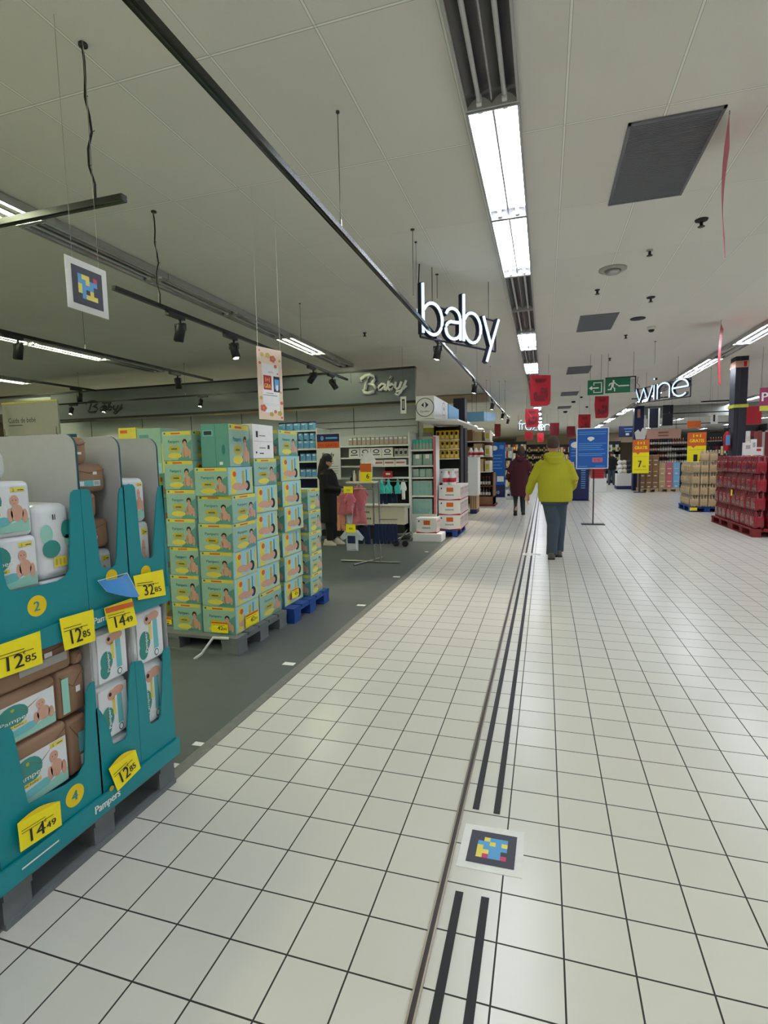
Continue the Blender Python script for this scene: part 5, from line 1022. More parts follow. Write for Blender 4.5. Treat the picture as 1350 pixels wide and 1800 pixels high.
# small white table with purple foot, then the wooden unit
p = atZ(831, 903); t = thing('pallet_display', 'small striped display with purple base between juice cartons and brown unit', 'display', (p.x, p.y, 0)); x0, x1, z0, z1 = rectY(826, 872, 838, 903, 14.6); mb = MB(); mb.rbox(x0, 14.6, 0, x1, 15.2, .12, .02, 'navy'); mb.build('base', t); mb = MB(); mb.box(x0, 14.62, .12, x1, 15.2, .5, 'tan'); [mb.drect(frY(x0, x1, .12, .5, 14.62), .1 + .3 * k, .05, .25 + .3 * k, .95, 'brown') for k in range(3)]; mb.build('body', t)
mb = MB(); mb.box(x0 - .05, 14.6, .5, x1 + .03, 15.2, 1.55, 'white'); mb.build('column', t)
for k in range(6):
    mb = MB(); jug(mb, 0, 0, 0, h=.25, r=.06); o = mb.build('milk_jug'); z = (1.56, )[0]; o.location = (x1 + .1 - .14 * (k % 3) + .0, 14.75 + .16 * (k // 3), z); tag(o, 'white jug with red label above the striped display, %s' % nth(k + 1), 'jug', 'white jugs above the striped display')
Yw = 17.0
X0, X1 = atY(815, 800, Yw).x, atY(862, 800, Yw).x
zw = [zsh(840, y, Yw) for y in (775, 802, 829)]
t = thing('wooden_shelving', 'brown wooden shelf unit with cartons above a bottle crate', 'shelving', ((X0 + X1) / 2, Yw, 0))
for z in zw: mb = MB(); mb.box(X0, Yw, z - .03, X1, Yw + .9, z, 'cream'); mb.build('shelf', t)
for x in (X0, X0 + .02): pass
mb = MB(); mb.box(X0 - .04, Yw, 0, X0, Yw + .9, 2.5, 'greyp'); mb.build('side_panel', t); mb = MB(); mb.box(X0, Yw + .9, 0, X1, Yw + .93, 2.2, 'brown'); mb.build('back_panel', t)
for k in range(2):
    z = zw[0]; 
for k, (a, b, z, h, m, lb) in enumerate(((.0, .32, zw[0], .36, 'brown', 'left brown carton on the top wooden shelf'), (.34, .68, zw[0], .28, 'tan', 'middle tan carton on the top wooden shelf'), (.0, .36, zw[1], .3, 'brown', 'left brown carton on the middle wooden shelf'), (.38, .7, zw[1], .4, 'tan', 'right tan carton on the middle wooden shelf'), (.4, .74, zw[2], .4, 'tan', 'tan carton on the lowest wooden shelf'))):
    w_ = X1 - X0; mb = MB(); mb.box(X0 + a * w_, Yw + .02, z, X0 + b * w_, Yw + .7, z + h, m); tag(mb.build('carton'), lb, 'carton', 'brown cartons on the wooden shelves')
for k in range(3):
    z = zw[k]; mb = MB(); w_ = X1 - X0; mb.rbox(X0 + .78 * w_, Yw + .05, z, X1 - .01, Yw + .8, z + .34, .03, 'cream'); mb.drect(frY(X0 + .78 * w_, X1 - .01, z, z + .34, Yw + .05), .2, .2, .8, .7, 'coc', .002); tag(mb.build('panettone_box'), 'cream and gold packet at the aisle end of the %s wooden shelf' % ('top', 'middle', 'lowest')[k], 'packet', 'cream packets on the wooden shelves')
t = thing('bottle_crate', 'brown crate of dark bottles on a red pallet below the wooden shelves', 'crate', ((X0 + X1) / 2, Yw + .2, 0)); cx0, cx1, cz0, cz1 = rectY(838, 834, 868, 884, Yw + .2); cx0 = X0 + .45; cx1 = X1 + .1
mb = MB(); mb.box(cx0, Yw + .02, .05, cx0 + .03, Yw + .8, zw[2] - .04, 'brown'); mb.box(cx1 - .03, Yw + .02, .05, cx1, Yw + .8, zw[2] - .04, 'brown'); mb.box(cx0, Yw + .78, .05, cx1, Yw + .8, zw[2] - .04, 'black'); mb.box(cx0, Yw + .02, .05, cx1, Yw + .8, .3, 'brown'); mb.build('body', t); mb = MB(); mb.box(cx0 - .05, Yw - .05, 0, cx1 + .05, Yw + .9, .05, 'redplt'); mb.build('base', t)
mb = MB(); mb.box(cx0, Yw + .03, .62, cx1, Yw + .78, .64, 'brown'); mb.build('divider', t)
def bottle(mb, h=.3, r=.037, m='bottle', lab='label', cap='wineg', n=10):
    mb.lathe((0, 0, 0), [(r * .9, 0), (r, .01), (r, h * .6), (r * .4, h * .75), (r * .36, h)], m, n); mb.lathe((0, 0, h * .15), [(r * 1.03, 0), (r * 1.03, h * .32)], lab, n); mb.lathe((0, 0, h * .82), [(r * .42, 0), (r * .42, h * .19)], cap, n)
bm = MB(); bottle(bm); proto = bm.build('wine_bottle'); first = True
def put_bottle(loc, label, group, proto, mark=[]):
    c = proto if proto.name not in mark else proto.copy()
    if c is not proto: COL.objects.link(c)
    mark.append(proto.name); c.location = loc; tag(c, label, 'bottle', group); return c
nb = int((cx1 - cx0 - .1) / .09)
for lv, z in enumerate((.3, .64)):
    for k in range(nb): put_bottle((cx0 + .08 + .09 * k, Yw + .1, z + .002), 'dark bottle in the brown crate, %s level, %s from the left' % (('lower', 'upper')[lv], nth(k + 1)), 'bottles in the brown crate', proto)
# sky-blue glass canopy over that unit
mb = MB(); A, B = atY(817, 742, 15.5), atY(862, 756, 21); mb.prism([(A.x, 15.5, A.z), (A.x + .55, 15.5, A.z), (B.x + .2, 21, B.z + .35), (B.x - .3, 21, B.z + .35)], (0, 0, .28), 'sky'); [mb.tube([(A.x + .2, y, A.z + .2), (A.x + .2, y, CZ)], .006, 'dark', 5) for y in (15.6, 16.6)]; tag(mb.build('canopy'), 'long pale blue canopy above the wooden shelf unit', 'canopy')
# blue standing sign on the left
def bluetotem(px0, py0, px1, py1, Y, label, base=True):
    x0, x1, z0, z1 = rectY(px0, py0, px1, py1, Y); t = thing('standing_sign', label, 'sign', ((x0 + x1) / 2, Y, 0)); mb = MB(); mb.box(x0, Y, 0.02, x1, Y + .06, z1, 'blue'); f = frY(x0, x1, 0.02, z1, Y)
    mb.dell(f, .28, .9, .2, .045, 'white'); mb.drect(f, .62, .88, .9, .95, 'lblue')
    for k in range(5): mb.drect(f, .15, .76 - .06 * k, .8 - .1 * (k % 2), .775 - .06 * k, 'lblue')
    mb.drect(f, .45, .28, .9, .38, 'white'); mb.drect(f, 0, 0, 1, .22, 'navy'); mb.dtext(f, '7 10', .2, .05, .06, 'white', .002, w=.4); mb.build('panel', t); mb = MB(); mb.box(x0 - .03, Y - .1, 0, x1 + .03, Y + .18, .02, 'navy'); mb.build('foot', t); return t
bluetotem(862, 778, 888, 872, 21., 'blue standing sign with white texts beside the brown shelf unit')
x0, x1, z0, z1 = rectY(1000, 771, 1036, 879, 19.3); t = thing('standing_sign', 'dark blue rounded totem with a column of white lines behind the stand sign', 'sign', ((x0 + x1) / 2, 19.3, 0)); mb = MB(); mb.rbox(x0, 19.3, 0, x1, 19.5, z1, .06, 'navy'); f = frY(x0, x1, 0, z1, 19.3)
mb.drect(f, .03, .5, .97, .97, 'blue'); mb.dell(f, .3, .9, .22, .05, 'white', .002)
for k in range(3): mb.drect(f, .1, .82 - .05 * k, .7, .835 - .05 * k, 'lblue', .002)
for k in range(9): mb.drect(f, .6, .2 + .035 * k, .82, .215 + .035 * k, 'lblue', .002)
mb.build('panel', t); mb = MB(); mb.box(x0 - .02, 19.28, 0, x1 + .02, 19.52, .02, 'navy'); mb.build('foot', t)
# stand sign in front
x0, x1, z0, z1 = rectY(1013, 752, 1070, 824, 12.5); t = thing('stand_sign', 'blue information board with white text lines on a thin black pole', 'sign', ((x0 + x1) / 2, 12.5, 0)); mb = MB(); mb.box(x0, 12.5, z0, x1, 12.52, z1, 'white'); f = frY(x0, x1, z0, z1, 12.5); mb.drect(f, .03, .02, .97, .98, 'blue', .001)
for y, a, b in ((.9, .07, .93), (.85, .07, .9), (.62, .07, .93), (.57, .07, .8), (.52, .07, .75), (.47, .07, .85), (.37, .07, .9), (.33, .07, .8), (.06, .07, .35), (.06, .6, .9)): mb.drect(f, a, y - .008, b, y + .008, 'lblue', .002)
mb.dell(f, .45, .74, .11, .045, 'white', .002); mb.drect(f, .4, .68, .48, .72, 'white', .0022); mb.drect(f, .5, .16, .82, .27, 'pink', .002); mb.dtext(f, '7 %', .56, .18, .06, 'red', .003, w=.18); mb.build('board', t)
mb = MB(); p = atZ(1042, 922); xm = (x0 + x1) / 2 + .04; mb.tube([(xm, 12.53, .01), (xm, 12.53, z0 + .3)], .013, 'black', 8); mb.build('pole', t); mb = MB(); mb.box(xm - .24, 12.38, 0, xm + .24, 12.68, .012, 'black'); mb.build('foot_plate', t)
# far dark shelving at the end of the aisle
def gondola(px0, py0, px1, Y, label, pal, n, group, dark='black'):
    x0, x1 = atY(px0, 820, Y).x, atY(px1, 820, Y).x; top = atY((px0 + px1) / 2, py0, Y).z; zs = [.15 + (top - .2) * k / 4 for k in range(4)]
    shelving('shelving_unit', label, x0, x1, Y + .5, Y, zs, top, dark, dark); per = n; lo = (x1 - x0 - .04) / per; hh = (zs[1] - zs[0]) * .7; protos = []
    for k, m in enumerate(pal):
        mb = MB(); mb.box(-lo * .42, 0, 0, lo * .42, .3, hh, m); mb.drect(frY(-lo * .42, lo * .42, 0, hh, 0), .15, .2, .85, .6, ['white', 'cream', 'ink', 'yellow'][k % 4]); protos.append(mb.build('grocery_box'))
    us = set()
    for r, z in enumerate(zs):
        for c in range(per):
            k = (r * 3 + c * 5 + c // 2) % len(pal); o = protos[k]
            if k in us: o = o.copy(); COL.objects.link(o)
            us.add(k); o.location = (x0 + .02 + lo * (c + .5), Y + .03, z + .001); tag(o, '%s, %s level, %s from left' % (group, ('bottom', 'second', 'third', 'top')[r], nth(c + 1)), 'grocery', group)
    for k in range(len(pal)):
        if k not in us: bpy.data.objects.remove(protos[k])
gondola(886, 786, 900, 26, 'pale far shelving unit between the left blue sign and the maroon coat', ['cream', 'white', 'red', 'tan'], 4, 'groceries beside the maroon coat', 'greyp')
gondola(925, 781, 965, 46, 'dark far shelving unit at the end of the aisle, left of the lime jacket', ['dred', 'ink', 'tan', 'dgrey'], 12, 'groceries at the aisle end left of the lime hoodie')
gondola(968, 781, 1020, 44, 'dark far shelving unit at the end of the aisle, behind the lime hoodie', ['red', 'tan', 'dgrey', 'cream'], 12, 'groceries at the aisle end behind the lime hoodie')
gondola(870, 776, 925, 40, 'far shelving unit left of the aisle end', ['cream', 'tan', 'dgrey', 'red'], 12, 'groceries left of the aisle end')
gondola(1066, 775, 1090, 32, 'far dark shelving unit right of the stand sign', ['white', 'dgrey', 'cream', 'ink'], 8, 'groceries right of the stand sign')
x0, x1, z0, z1 = rectY(1040, 823, 1062, 841, 24.); mb = MB(); mb.box(x0, 24., z0, x1, 24.4, z1, 'red'); [mb.drect(frY(x0, x1, z0, z1, 24.), .05, .2 + .25 * k, .95, .28 + .25 * k, 'dred') for k in range(3)]; mb.box(x0, 24., 0, x1 + .1, 24.6, z0, 'white'); tag(mb.build('promotion_bin'), 'red and white promotion bin beneath the stand sign, far away', 'bin')
# long bulkhead beams under the far ceiling
for k, (xa, xb, Y, z0, z1, m, lb) in enumerate(((-12, -1.75, 17.5, 3.35, CZ - .02, 'wallb', 'beige bulkhead beam beyond the baby fascia'), (-2.6, 9, 52., 2.7, CZ - .02, 'wallb', 'beige bulkhead beam at the far end of the aisle'), (3.9, 20, 25.6, 3.1, CZ - .02, 'greyp', 'grey bulkhead beam above the wine shelves'))):
    mb = MB(); mb.box(xa, Y, z0, xb, Y + .3, z1, m); tag(mb.build('ceiling_beam'), lb, 'beam')
mb = MB(); mb.box(-12.5, 20, 0, -4.5, 20.2, CZ - .001, 'wallb'); struct(mb, 'wall_warm_backdrop')  # added wall; its beige stands in for warm light on the ceiling
# ================================================================== RIGHT SIDE: RED AND SAND BOTTLE PALLETS
def bottle_pack(m, m2, w=.255, d=.168, h=.325):
    mb = MB()
    for i in range(3):
        for j in range(2):
            x = -w / 2 + w * (i + .5) / 3; y = d * (j + .5) / 2; r = w / 6.1
            mb.lathe((x, y, 0), [(r * .8, 0), (r, .02), (r, h * .3), (r * .93, h * .42), (r, h * .55), (r * .9, h * .7), (r * .38, h * .92), (r * .38, h - .005)], m, 10)
    mb.rbox(-w / 2 + .003, .003, .02, w / 2 - .003, d - .003, h * .7, .03, m2, 2); f = frY(-w / 2, w / 2, 0, h, .003); mb.drect(f, .15, .25, .85, .42, m, .002)
    return mb
XR0, YR0 = 3.6, 10.93
pallet(XR0 - .03, YR0 - .03, XR0 + .8, YR0 + 1.19, 'redplt', 'red wooden pallet under the nearer red bottle packs'); pallet(XR0 - .03, YR0 + 1.2, XR0 + .8, YR0 + 2.42, 'redplt', 'red wooden pallet under the farther red bottle packs')
M['cola2'] = mat('red_film_dark', (118, 14, 30), .2, coat=.4, bump=.5, scale=20)
pk0 = bottle_pack('cola2', 'cola').build('bottle_pack'); pkl = pk0.location.copy(); n0 = [0]
def place_pack(proto, loc, rz, label, group, cnt=[]):
    c = proto if proto.name not in cnt else proto.copy()
    if c is not proto: COL.objects.link(c)
    cnt.append(proto.name); c.location = loc; c.rotation_euler = (0, 0, rz); tag(c, label, 'bottle pack', group); return c
for ly in range(4):
    z = .147 + ly * .33
    for k in range(9):      # face towards the aisle: packs turned, .258 deep along y
        place_pack(pk0, (XR0 + .09 + .006 * ((k + ly) % 3), YR0 + .135 + .264 * k + .01 * (k > 4), z), -pi / 2, 'red shrink-wrapped bottle pack on the aisle face, layer %d, %s along' % (ly + 1, nth(k + 1)), 'red bottle packs')
    for k in range(2):
        place_pack(pk0, (XR0 + .31 + .262 * k + .03, YR0 + .09, z), 0, 'red shrink-wrapped bottle pack on the front face, layer %d, %s from corner' % (ly + 1, nth(k + 1)), 'red bottle packs')
mb = MB(); mb.box(XR0 + .2, YR0 + .22, .147, XR0 + .75, YR0 + 2.35, 1.43, 'dred'); tag(mb.build('bottle_pack'), 'dark red wrapped core of the red bottle stack', 'bottle pack')
p = atX(1286, 866, XR0 - .002); mb = MB(); mb.box(XR0 - .004, p.y - .04, p.z - .06, XR0 - .001, p.y + .04, p.z + .06, 'yellow'); tag(mb.build('price_label'), 'small yellow label on the aisle face of the red bottle stack', 'label')
# sand coloured stack
XS, YS_ = 3.66, 15.55
pallet(XS - .02, YS_ - .02, XS + .8, YS_ + 1.18, 'blueplt', 'blue pallet under the sand-coloured bottle stack')
ps0 = bottle_pack('sand', 'tan', .19, .17, .29).build('bottle_pack')
for ly in range(4):
    z = .147 + ly * .292
    for k in range(4): place_pack(ps0, (XS + .1 + .197 * k, YS_ + .0, z), 0, 'sand-coloured bottle pack on the front face, layer %d, %s from left' % (ly + 1, nth(k + 1)), 'sand bottle packs')
    for k in range(5): place_pack(ps0, (XS + .09, YS_ + .28 + .197 * k, z), -pi / 2, 'sand-coloured bottle pack on the side face, layer %d, %s back' % (ly + 1, nth(k + 1)), 'sand bottle packs')
for k in range(2): place_pack(ps0, (XS + .3 + .197 * k, YS_ + .02, .147 + 4 * .292), 0, 'sand-coloured bottle pack alone on top of its stack, %s' % ('left one', 'right one')[k], 'sand bottle packs')
mb = MB(); mb.box(XS + .2, YS_ + .19, .147, XS + .75, YS_ + 1.1, 1.3, 'tan'); tag(mb.build('bottle_pack'), 'tan wrapped core of the sand-coloured stack', 'bottle pack')
x0, x1, z0, z1 = rectY(1213, 881, 1226, 886, YS_ - .03); mb = MB(); mb.box(x0, YS_ - .028, .04, x1, YS_ - .024, .12, 'yellow'); tag(mb.build('price_label'), 'small yellow label on the blue pallet of the sand-coloured stack', 'label')
# 1+1 signs
def promo(px0, py0, px1, py1, Y, label, num=None, pole=True):
    x0, x1, z0, z1 = rectY(px0, py0, px1, py1, Y); t = thing('promotion_sign', label, 'sign', ((x0 + x1) / 2, Y, 0), 'orange and yellow promotion signs'); mb = MB(); mb.box(x0, Y, z0, x1, Y + .01, z1, 'yellow'); f = frY(x0, x1, z0, z1, Y)
    mb.drect(f, 0, .62, 1, 1, 'orange'); mb.dpoly(f, [(.2, .62), (.45, .62), (.32, .56)], 'orange'); mb.dtext(f, '1+1', .3, .86, .09, 'yellow', .002, w=.4, bold=.03); mb.dtext(f, 'GRATIS', .12, .72, .09, 'yellow', .002, w=.76, bold=.03); mb.drect(f, .08, .5, .9, .51, 'coc')
    if num: mb.dtext(f, num[0], .36, .18, .2, 'ink', .002, w=.18, bold=.03); mb.dtext(f, num[1], .62, .17, .06, 'ink', .002, w=.18); mb.drect(f, .1, .1, .9, .115, 'coc')
    mb.build('board', t); mb = MB(); mb.box((x0 + x1) / 2 - .05, Y + .02, 0, (x0 + x1) / 2 + .02, Y + .06, z1 - .1, 'dgrey'); mb.build('post', t); mb = MB(); mb.box(x0 + .1, Y - .1, 0, x1 - .1, Y + .3, .03, 'dark'); mb.build('foot', t); return t
promo(1112, 773, 1141, 832, 23.5, 'orange and yellow 1+1 GRATIS sign with the price 7 before the brown cartons', ('7', '99'))
promo(1208, 760, 1241, 822, 17.2, 'orange and yellow 1+1 GRATIS sign rising behind the sand-coloured stack', ('1', '49'))
# wine department
def stack(px0, py0, px1, Y, n, m, m2, label, rows=3, d=.6, art=None):
    x0, x1, z0, z1 = rectY(px0, py0, px1, 861, Y); w_ = (x1 - x0) / n; h = (z1 - .15) / rows
    for r in range(rows):
        for c in range(n):
            mb = MB(); mm = m[c % len(m)]; mb.box(x0 + w_ * c + .005, Y, .147 + h * r, x0 + w_ * (c + 1) - .005, Y + d, .147 + h * (r + 1) - .006, mm); f = frY(x0 + w_ * c, x0 + w_ * (c + 1), .147 + h * r, .147 + h * (r + 1), Y); mb.drect(f, .3, .1, .7, .2, m2); mb.drect(f, .2, .5, .8, .56, m2)
            tag(mb.build('wine_carton'), label % (nth(r + 1), nth(c + 1)), 'carton', 'wine cartons on pallets')
    pallet(x0, Y, x1, Y + .8, 'tan', 'pale pallet under ' + label.split(',')[0] + 's')
stack(1124, 800, 1158, 24., 3, ['brown'], 'cream', 'brown wine carton, row %s from below, %s from left')
stack(1158, 813, 1195, 24.2, 3, ['tan', 'pinkc', 'sky'], 'cream', 'pastel wine carton, row %s from below, %s from left', 2)
Yv = 27.
X0, X1 = atY(1136, 790, Yv).x, atY(1290, 790, Yv).x
zv = [zsh(1200, y, Yv) for y in (782, 793, 804, 815)]
zv = sorted(zv); zv = zv
t = shelving('wine_shelving', 'long dark wine shelving filled with bottles under the salmon board', X0, X1, Yv + .5, Yv, zv + [.5], zv[-1] + .5, 'black', 'black'); per = 34; pw = (X1 - X0 - .1) / per
pbs = []
for m, l, c in (('bottle', 'label', 'wineg'), ('bottle', 'white', 'ink'), ('wineg', 'cream', 'coc'), ('sand', 'white', 'tan')):
    mb = MB(); bottle(mb, .31, .042, m, l, c, 8); pbs.append(mb.build('wine_bottle'))
for r, z in enumerate(zv):
    for c in range(per):
        put_bottle((X0 + .07 + pw * (c + .5), Yv + .1, z + .002), 'wine bottle on the far wine shelving, %s shelf from below, %s from left' % (nth(r + 1), nth(c + 1)), 'wine bottles on the far shelving', pbs[(r + c // (3 + r)) % 4 if r < 3 else (c // 5) % 3])
x0, x1, z0, z1 = rectY(1137, 754, 1197, 771, 26.5); t = thing('shelf_header', 'salmon header board above the left part of the wine shelving', 'sign', ((x0 + x1) / 2, 26.5, z0)); mb = MB(); mb.box(x0, 26.5, z0, x1, 26.56, z1, 'salmon'); f = frY(x0, x1, z0, z1, 26.5); mb.drect(f, .34, .55, .64, .72, 'brown'); mb.drect(f, .34, .25, .64, .4, 'brown'); mb.build('board', t); mb = MB(); [mb.tube([(x, 26.53, z1), (x, 26.53, CZ)], .01, 'dark', 4) for x in (x0 + .2, x1 - .2)]; mb.build('wire', t)
def hang_sign(px0, py0, px1, py1, Y, m, name, label, cat, art=None, d=.04, hangw=True):
    x0, x1, z0, z1 = rectY(px0, py0, px1, py1, Y); mb = MB(); mb.box(x0, Y, z0, x1, Y + d, z1, m); f = frY(x0, x1, z0, z1, Y)
    if art: art(mb, f)
    if hangw: [mb.tube([(x, Y + d / 2, z1), (x, Y + d / 2, CZ)], .002, 'dark', 4) for x in (x0 + (x1 - x0) * .1, x0 + (x1 - x0) * .9)]
    return tag(mb.build(name), label, cat)
hang_sign(1208, 740, 1232, 752, 22, 'orange', 'hanging_sign', 'small orange sign hanging above the sand-coloured stack, far back', 'sign')
hang_sign(1088, 749, 1118, 768, 28, 'navy', 'hanging_sign', 'dark blue sign hanging right of the stand sign', 'sign', lambda mb, f: (mb.drect(f, .3, .7, .8, .8, 'lblue'), mb.drect(f, .35, .45, .75, .55, 'lblue'), mb.drect(f, .4, .15, .6, .35, 'white')))
hang_sign(1308, 714, 1339, 746, 14, 'red', 'hanging_sign', 'plain bright red square sign hanging right of the dark column', 'sign')
hang_sign(1336, 681, 1362, 722, 12.5, 'plum', 'hanging_sign', 'pink sign with a white letter P at the right edge of the photo', 'sign', lambda mb, f: (mb.dtext(f, 'P', .12, .42, .38, 'white', .002, bold=.02), mb.drect(f, 0, 0, 1, .22, 'ygreen')))
hang_sign(1139, 718, 1160, 752, 20, 'glass', 'hanging_screen', 'dark hanging screen below the word wine', 'screen', lambda mb, f: (mb.drect(f, .0, .0, .12, 1, 'white'), mb.drect(f, .86, 0, 1, 1, 'white')))
hang_sign(1165, 712, 1183, 748, 22, 'matt', 'hanging_speaker', 'dark hanging loudspeaker cluster right of the hanging screen', 'speaker')
hang_sign(1250, 725, 1262, 745, 19, 'white', 'hanging_card', 'white card hanging left of the dark column under a lamp', 'card', lambda mb, f: mb.drect(f, .3, .2, .6, .8, 'dgrey'))
# pillars
x0, x1, z0, z1 = rectY(1115, 708, 1132, 772, 25); mb = MB(); mb.box(x0, 25, 0, x1, 25.4, CZ - .001, 'navy'); mb.drect(frY(x0, x1, 2.9, CZ, 25), .3, .3, .6, .8, 'salmon'); tag(mb.build('pillar'), 'navy pillar below the left end of the word wine', 'pillar')
p = atY(1130, 760, 24.5); mb = MB(); mb.prism([atY(*q, 24.6) for q in ((1118, 772), (1133, 772), (1138, 755), (1130, 752), (1126, 760), (1122, 755), (1116, 760))], (0, .1, 0), 'white'); mb.tube([atY(1133, 770, 24.65), atY(1134, 730, 24.65)], .03, 'white', 6); mb.tube([(atY(1125, 772, 24.65).x, 24.65, 0), atY(1125, 772, 24.65)], .03, 'dark', 6); tag(mb.build('arrow_sign'), 'white cut-out arrow sign on a post at the foot of the navy pillar', 'sign')
xc = atY(1299, 700, 13.6); t = thing('column', 'dark navy column with a red band at its top behind the red bottle stack', 'column', (xc.x, 13.65, 0)); hw = .12
mb = MB(); mb.box(xc.x - hw, 13.48, 0, xc.x + hw, 13.83, CZ - .001, 'navk'); mb.box(xc.x - hw * .3, 13.47, 0, xc.x - hw * .2, 13.48, CZ - .002, 'dark'); mb.build('shaft', t); mb = MB(); mb.box(xc.x - hw - .01, 13.465, CZ - .24, xc.x + hw + .01, 13.84, CZ - .1, 'salmon'); mb.drect(frY(xc.x, xc.x + hw, CZ - .24, CZ - .1, 13.465), .2, .1, .7, .9, 'red'); mb.build('band', t)
mb = MB(); zz = atY(1299, 716, 13.4).z; mb.box(xc.x - hw - .02, 13.45, zz, xc.x + hw + .02, 13.85, zz + .07, 'ygreen'); mb.build('stripe', t)
x0, x1, z0, z1 = rectY(1273, 752, 1288, 792, 13.5); t = thing('fire_extinguisher', 'red fire extinguisher mounted beside the dark column', 'extinguisher', ((x0 + x1) / 2, 13.6, z0)); r = (x1 - x0) * .42; mb = MB(); mb.lathe(((x0 + x1) / 2, 13.6, z0), [(r * .9, 0), (r, .03), (r, (z1 - z0) * .7), (r * .5, (z1 - z0) * .82), (r * .3, (z1 - z0) * .86)], 'red', 14); mb.build('cylinder', t); mb = MB(); mb.lathe(((x0 + x1) / 2, 13.6, z0 + (z1 - z0) * .86), [(r * .3, 0), (r * .35, .05)], 'black', 8); mb.box((x0 + x1) / 2 - .07, 13.58, z1 - .03, (x0 + x1) / 2 + .05, 13.62, z1, 'black'); mb.tube([((x0 + x1) / 2 - .05, 13.58, z1 - .04), (x0 - .03, 13.55, z1 - .2), (x0, 13.52, z0 + .15)], .01, 'black', 6); mb.build('valve', t)
mb = MB(); mb.box((x0 + x1) / 2 - r * .6, 13.6 - r - .002, z0 + .12, (x0 + x1) / 2 + r * .6, 13.6 - r + .01, z0 + .34, 'lblue'); mb.build('label_plate', t); mb = MB(); mb.box((x0 + x1) / 2 - .02, 13.62 + r * .8, z0 + .2, xc.x - hw + .002, 13.66 + r * .8, z0 + .25, 'dark'); mb.build('bracket', t)
# things standing behind / on the red stack
for k, (px0, py0, px1, py1, m, lb) in enumerate(((1306, 778, 1322, 801, 'white', 'plain white box'), (1320, 772, 1330, 801, 'paper', 'tall white card with grey print'), (1325, 786, 1341, 801, 'white', 'white card with red print'))):
    x0, x1, z0, z1 = rectY(px0, py0, px1, py1, 12.4 + .2 * k); z0 = 1.464; mb = MB(); mb.box(x0, 12.4 + .2 * k, z0, x1, 12.45 + .2 * k, z0 + max(.12, z1 - z0), m); f = frY(x0, x1, z0, z0 + max(.12, z1 - z0), 12.4 + .2 * k); mb.drect(f, .3, .5, .8, .8, 'red' if k == 2 else 'greyp'); tag(mb.build('counter_card'), lb + ' standing on top of the red bottle stack', 'card')
x0, x1, z0, z1 = rectY(1341, 756, 1375, 802, 15); t = thing('drink_cabinet', 'red drink cabinet with grey frame at the right edge behind the stack', 'cabinet', (x0, 15, 0)); mb = MB(); mb.box(x0, 15, 0, x1, 15.6, z1, 'dred'); mb.build('body', t); mb = MB(); mb.box(x0 - .02, 14.98, 0, x0 + .03, 15.0, z1, 'greyp'); mb.box(x0 - .02, 14.98, z1 - .04, x1, 15.0, z1, 'greyp'); mb.build('frame', t)
gondola(1306, 745, 1345, 18.5, 'tall dark shelving right of the dark column', ['dgrey', 'white', 'dred', 'ink'], 5, 'groceries right of the dark column')
gondola(1243, 775, 1275, 20.5, 'dark shelving left of the fire extinguisher', ['dred', 'ink', 'dgrey', 'label'], 6, 'groceries left of the fire extinguisher')
# produce / flower table at far right-centre
x0, x1, z0, z1 = rectY(1085, 825, 1112, 856, 26); t = thing('produce_stand', 'white produce stand with navy foot left of the brown wine cartons', 'stand', ((x0 + x1) / 2, 26, 0)); mb = MB(); mb.box(x0, 26, .15, x1, 26.8, z1 - .2, 'white'); mb.build('body', t); mb = MB(); mb.rbox(x0 - .02, 25.96, 0, x1 + .1, 26.84, .15, .03, 'navy'); mb.build('foot', t)
for k in range(9):
    mb = MB(); mb.ball((0, 0, 0), .12, ['white', 'cream', 'dgrey'][k % 3], 10, (1, 1, .9)); o = mb.build('produce_bag'); o.location = (x0 + .14 + (x1 - x0 - .28) * (k % 3) / 2, 26.15 + .1 * (k // 3), z1 - .2 + .2 * (k // 3)); tag(o, '%s bag on the white produce stand, %s tier, %s from left' % (('white', 'cream', 'dark')[k % 3], ('lowest', 'middle', 'top')[k // 3], ('first', 'second', 'third')[k % 3]), 'bag', 'bags on the produce stand')
# dark tracks over the wine area
for k, (pa, pb, py, Y) in enumerate(((1232, 1290, 706, 15.), (1165, 1290, 726, 20), (1170, 1280, 745, 24), (1110, 1200, 700, 18))):
    A, B = atY(pa, py, Y), atY(pb, py, Y); track((A.x, Y, (A.z + B.z) / 2), (B.x, Y, (A.z + B.z) / 2), 'black cross track over the wine area, %s from the front' % nth(k + 1), [((A.x + .2, Y, (A.z + B.z) / 2 + .03), 'wire')])

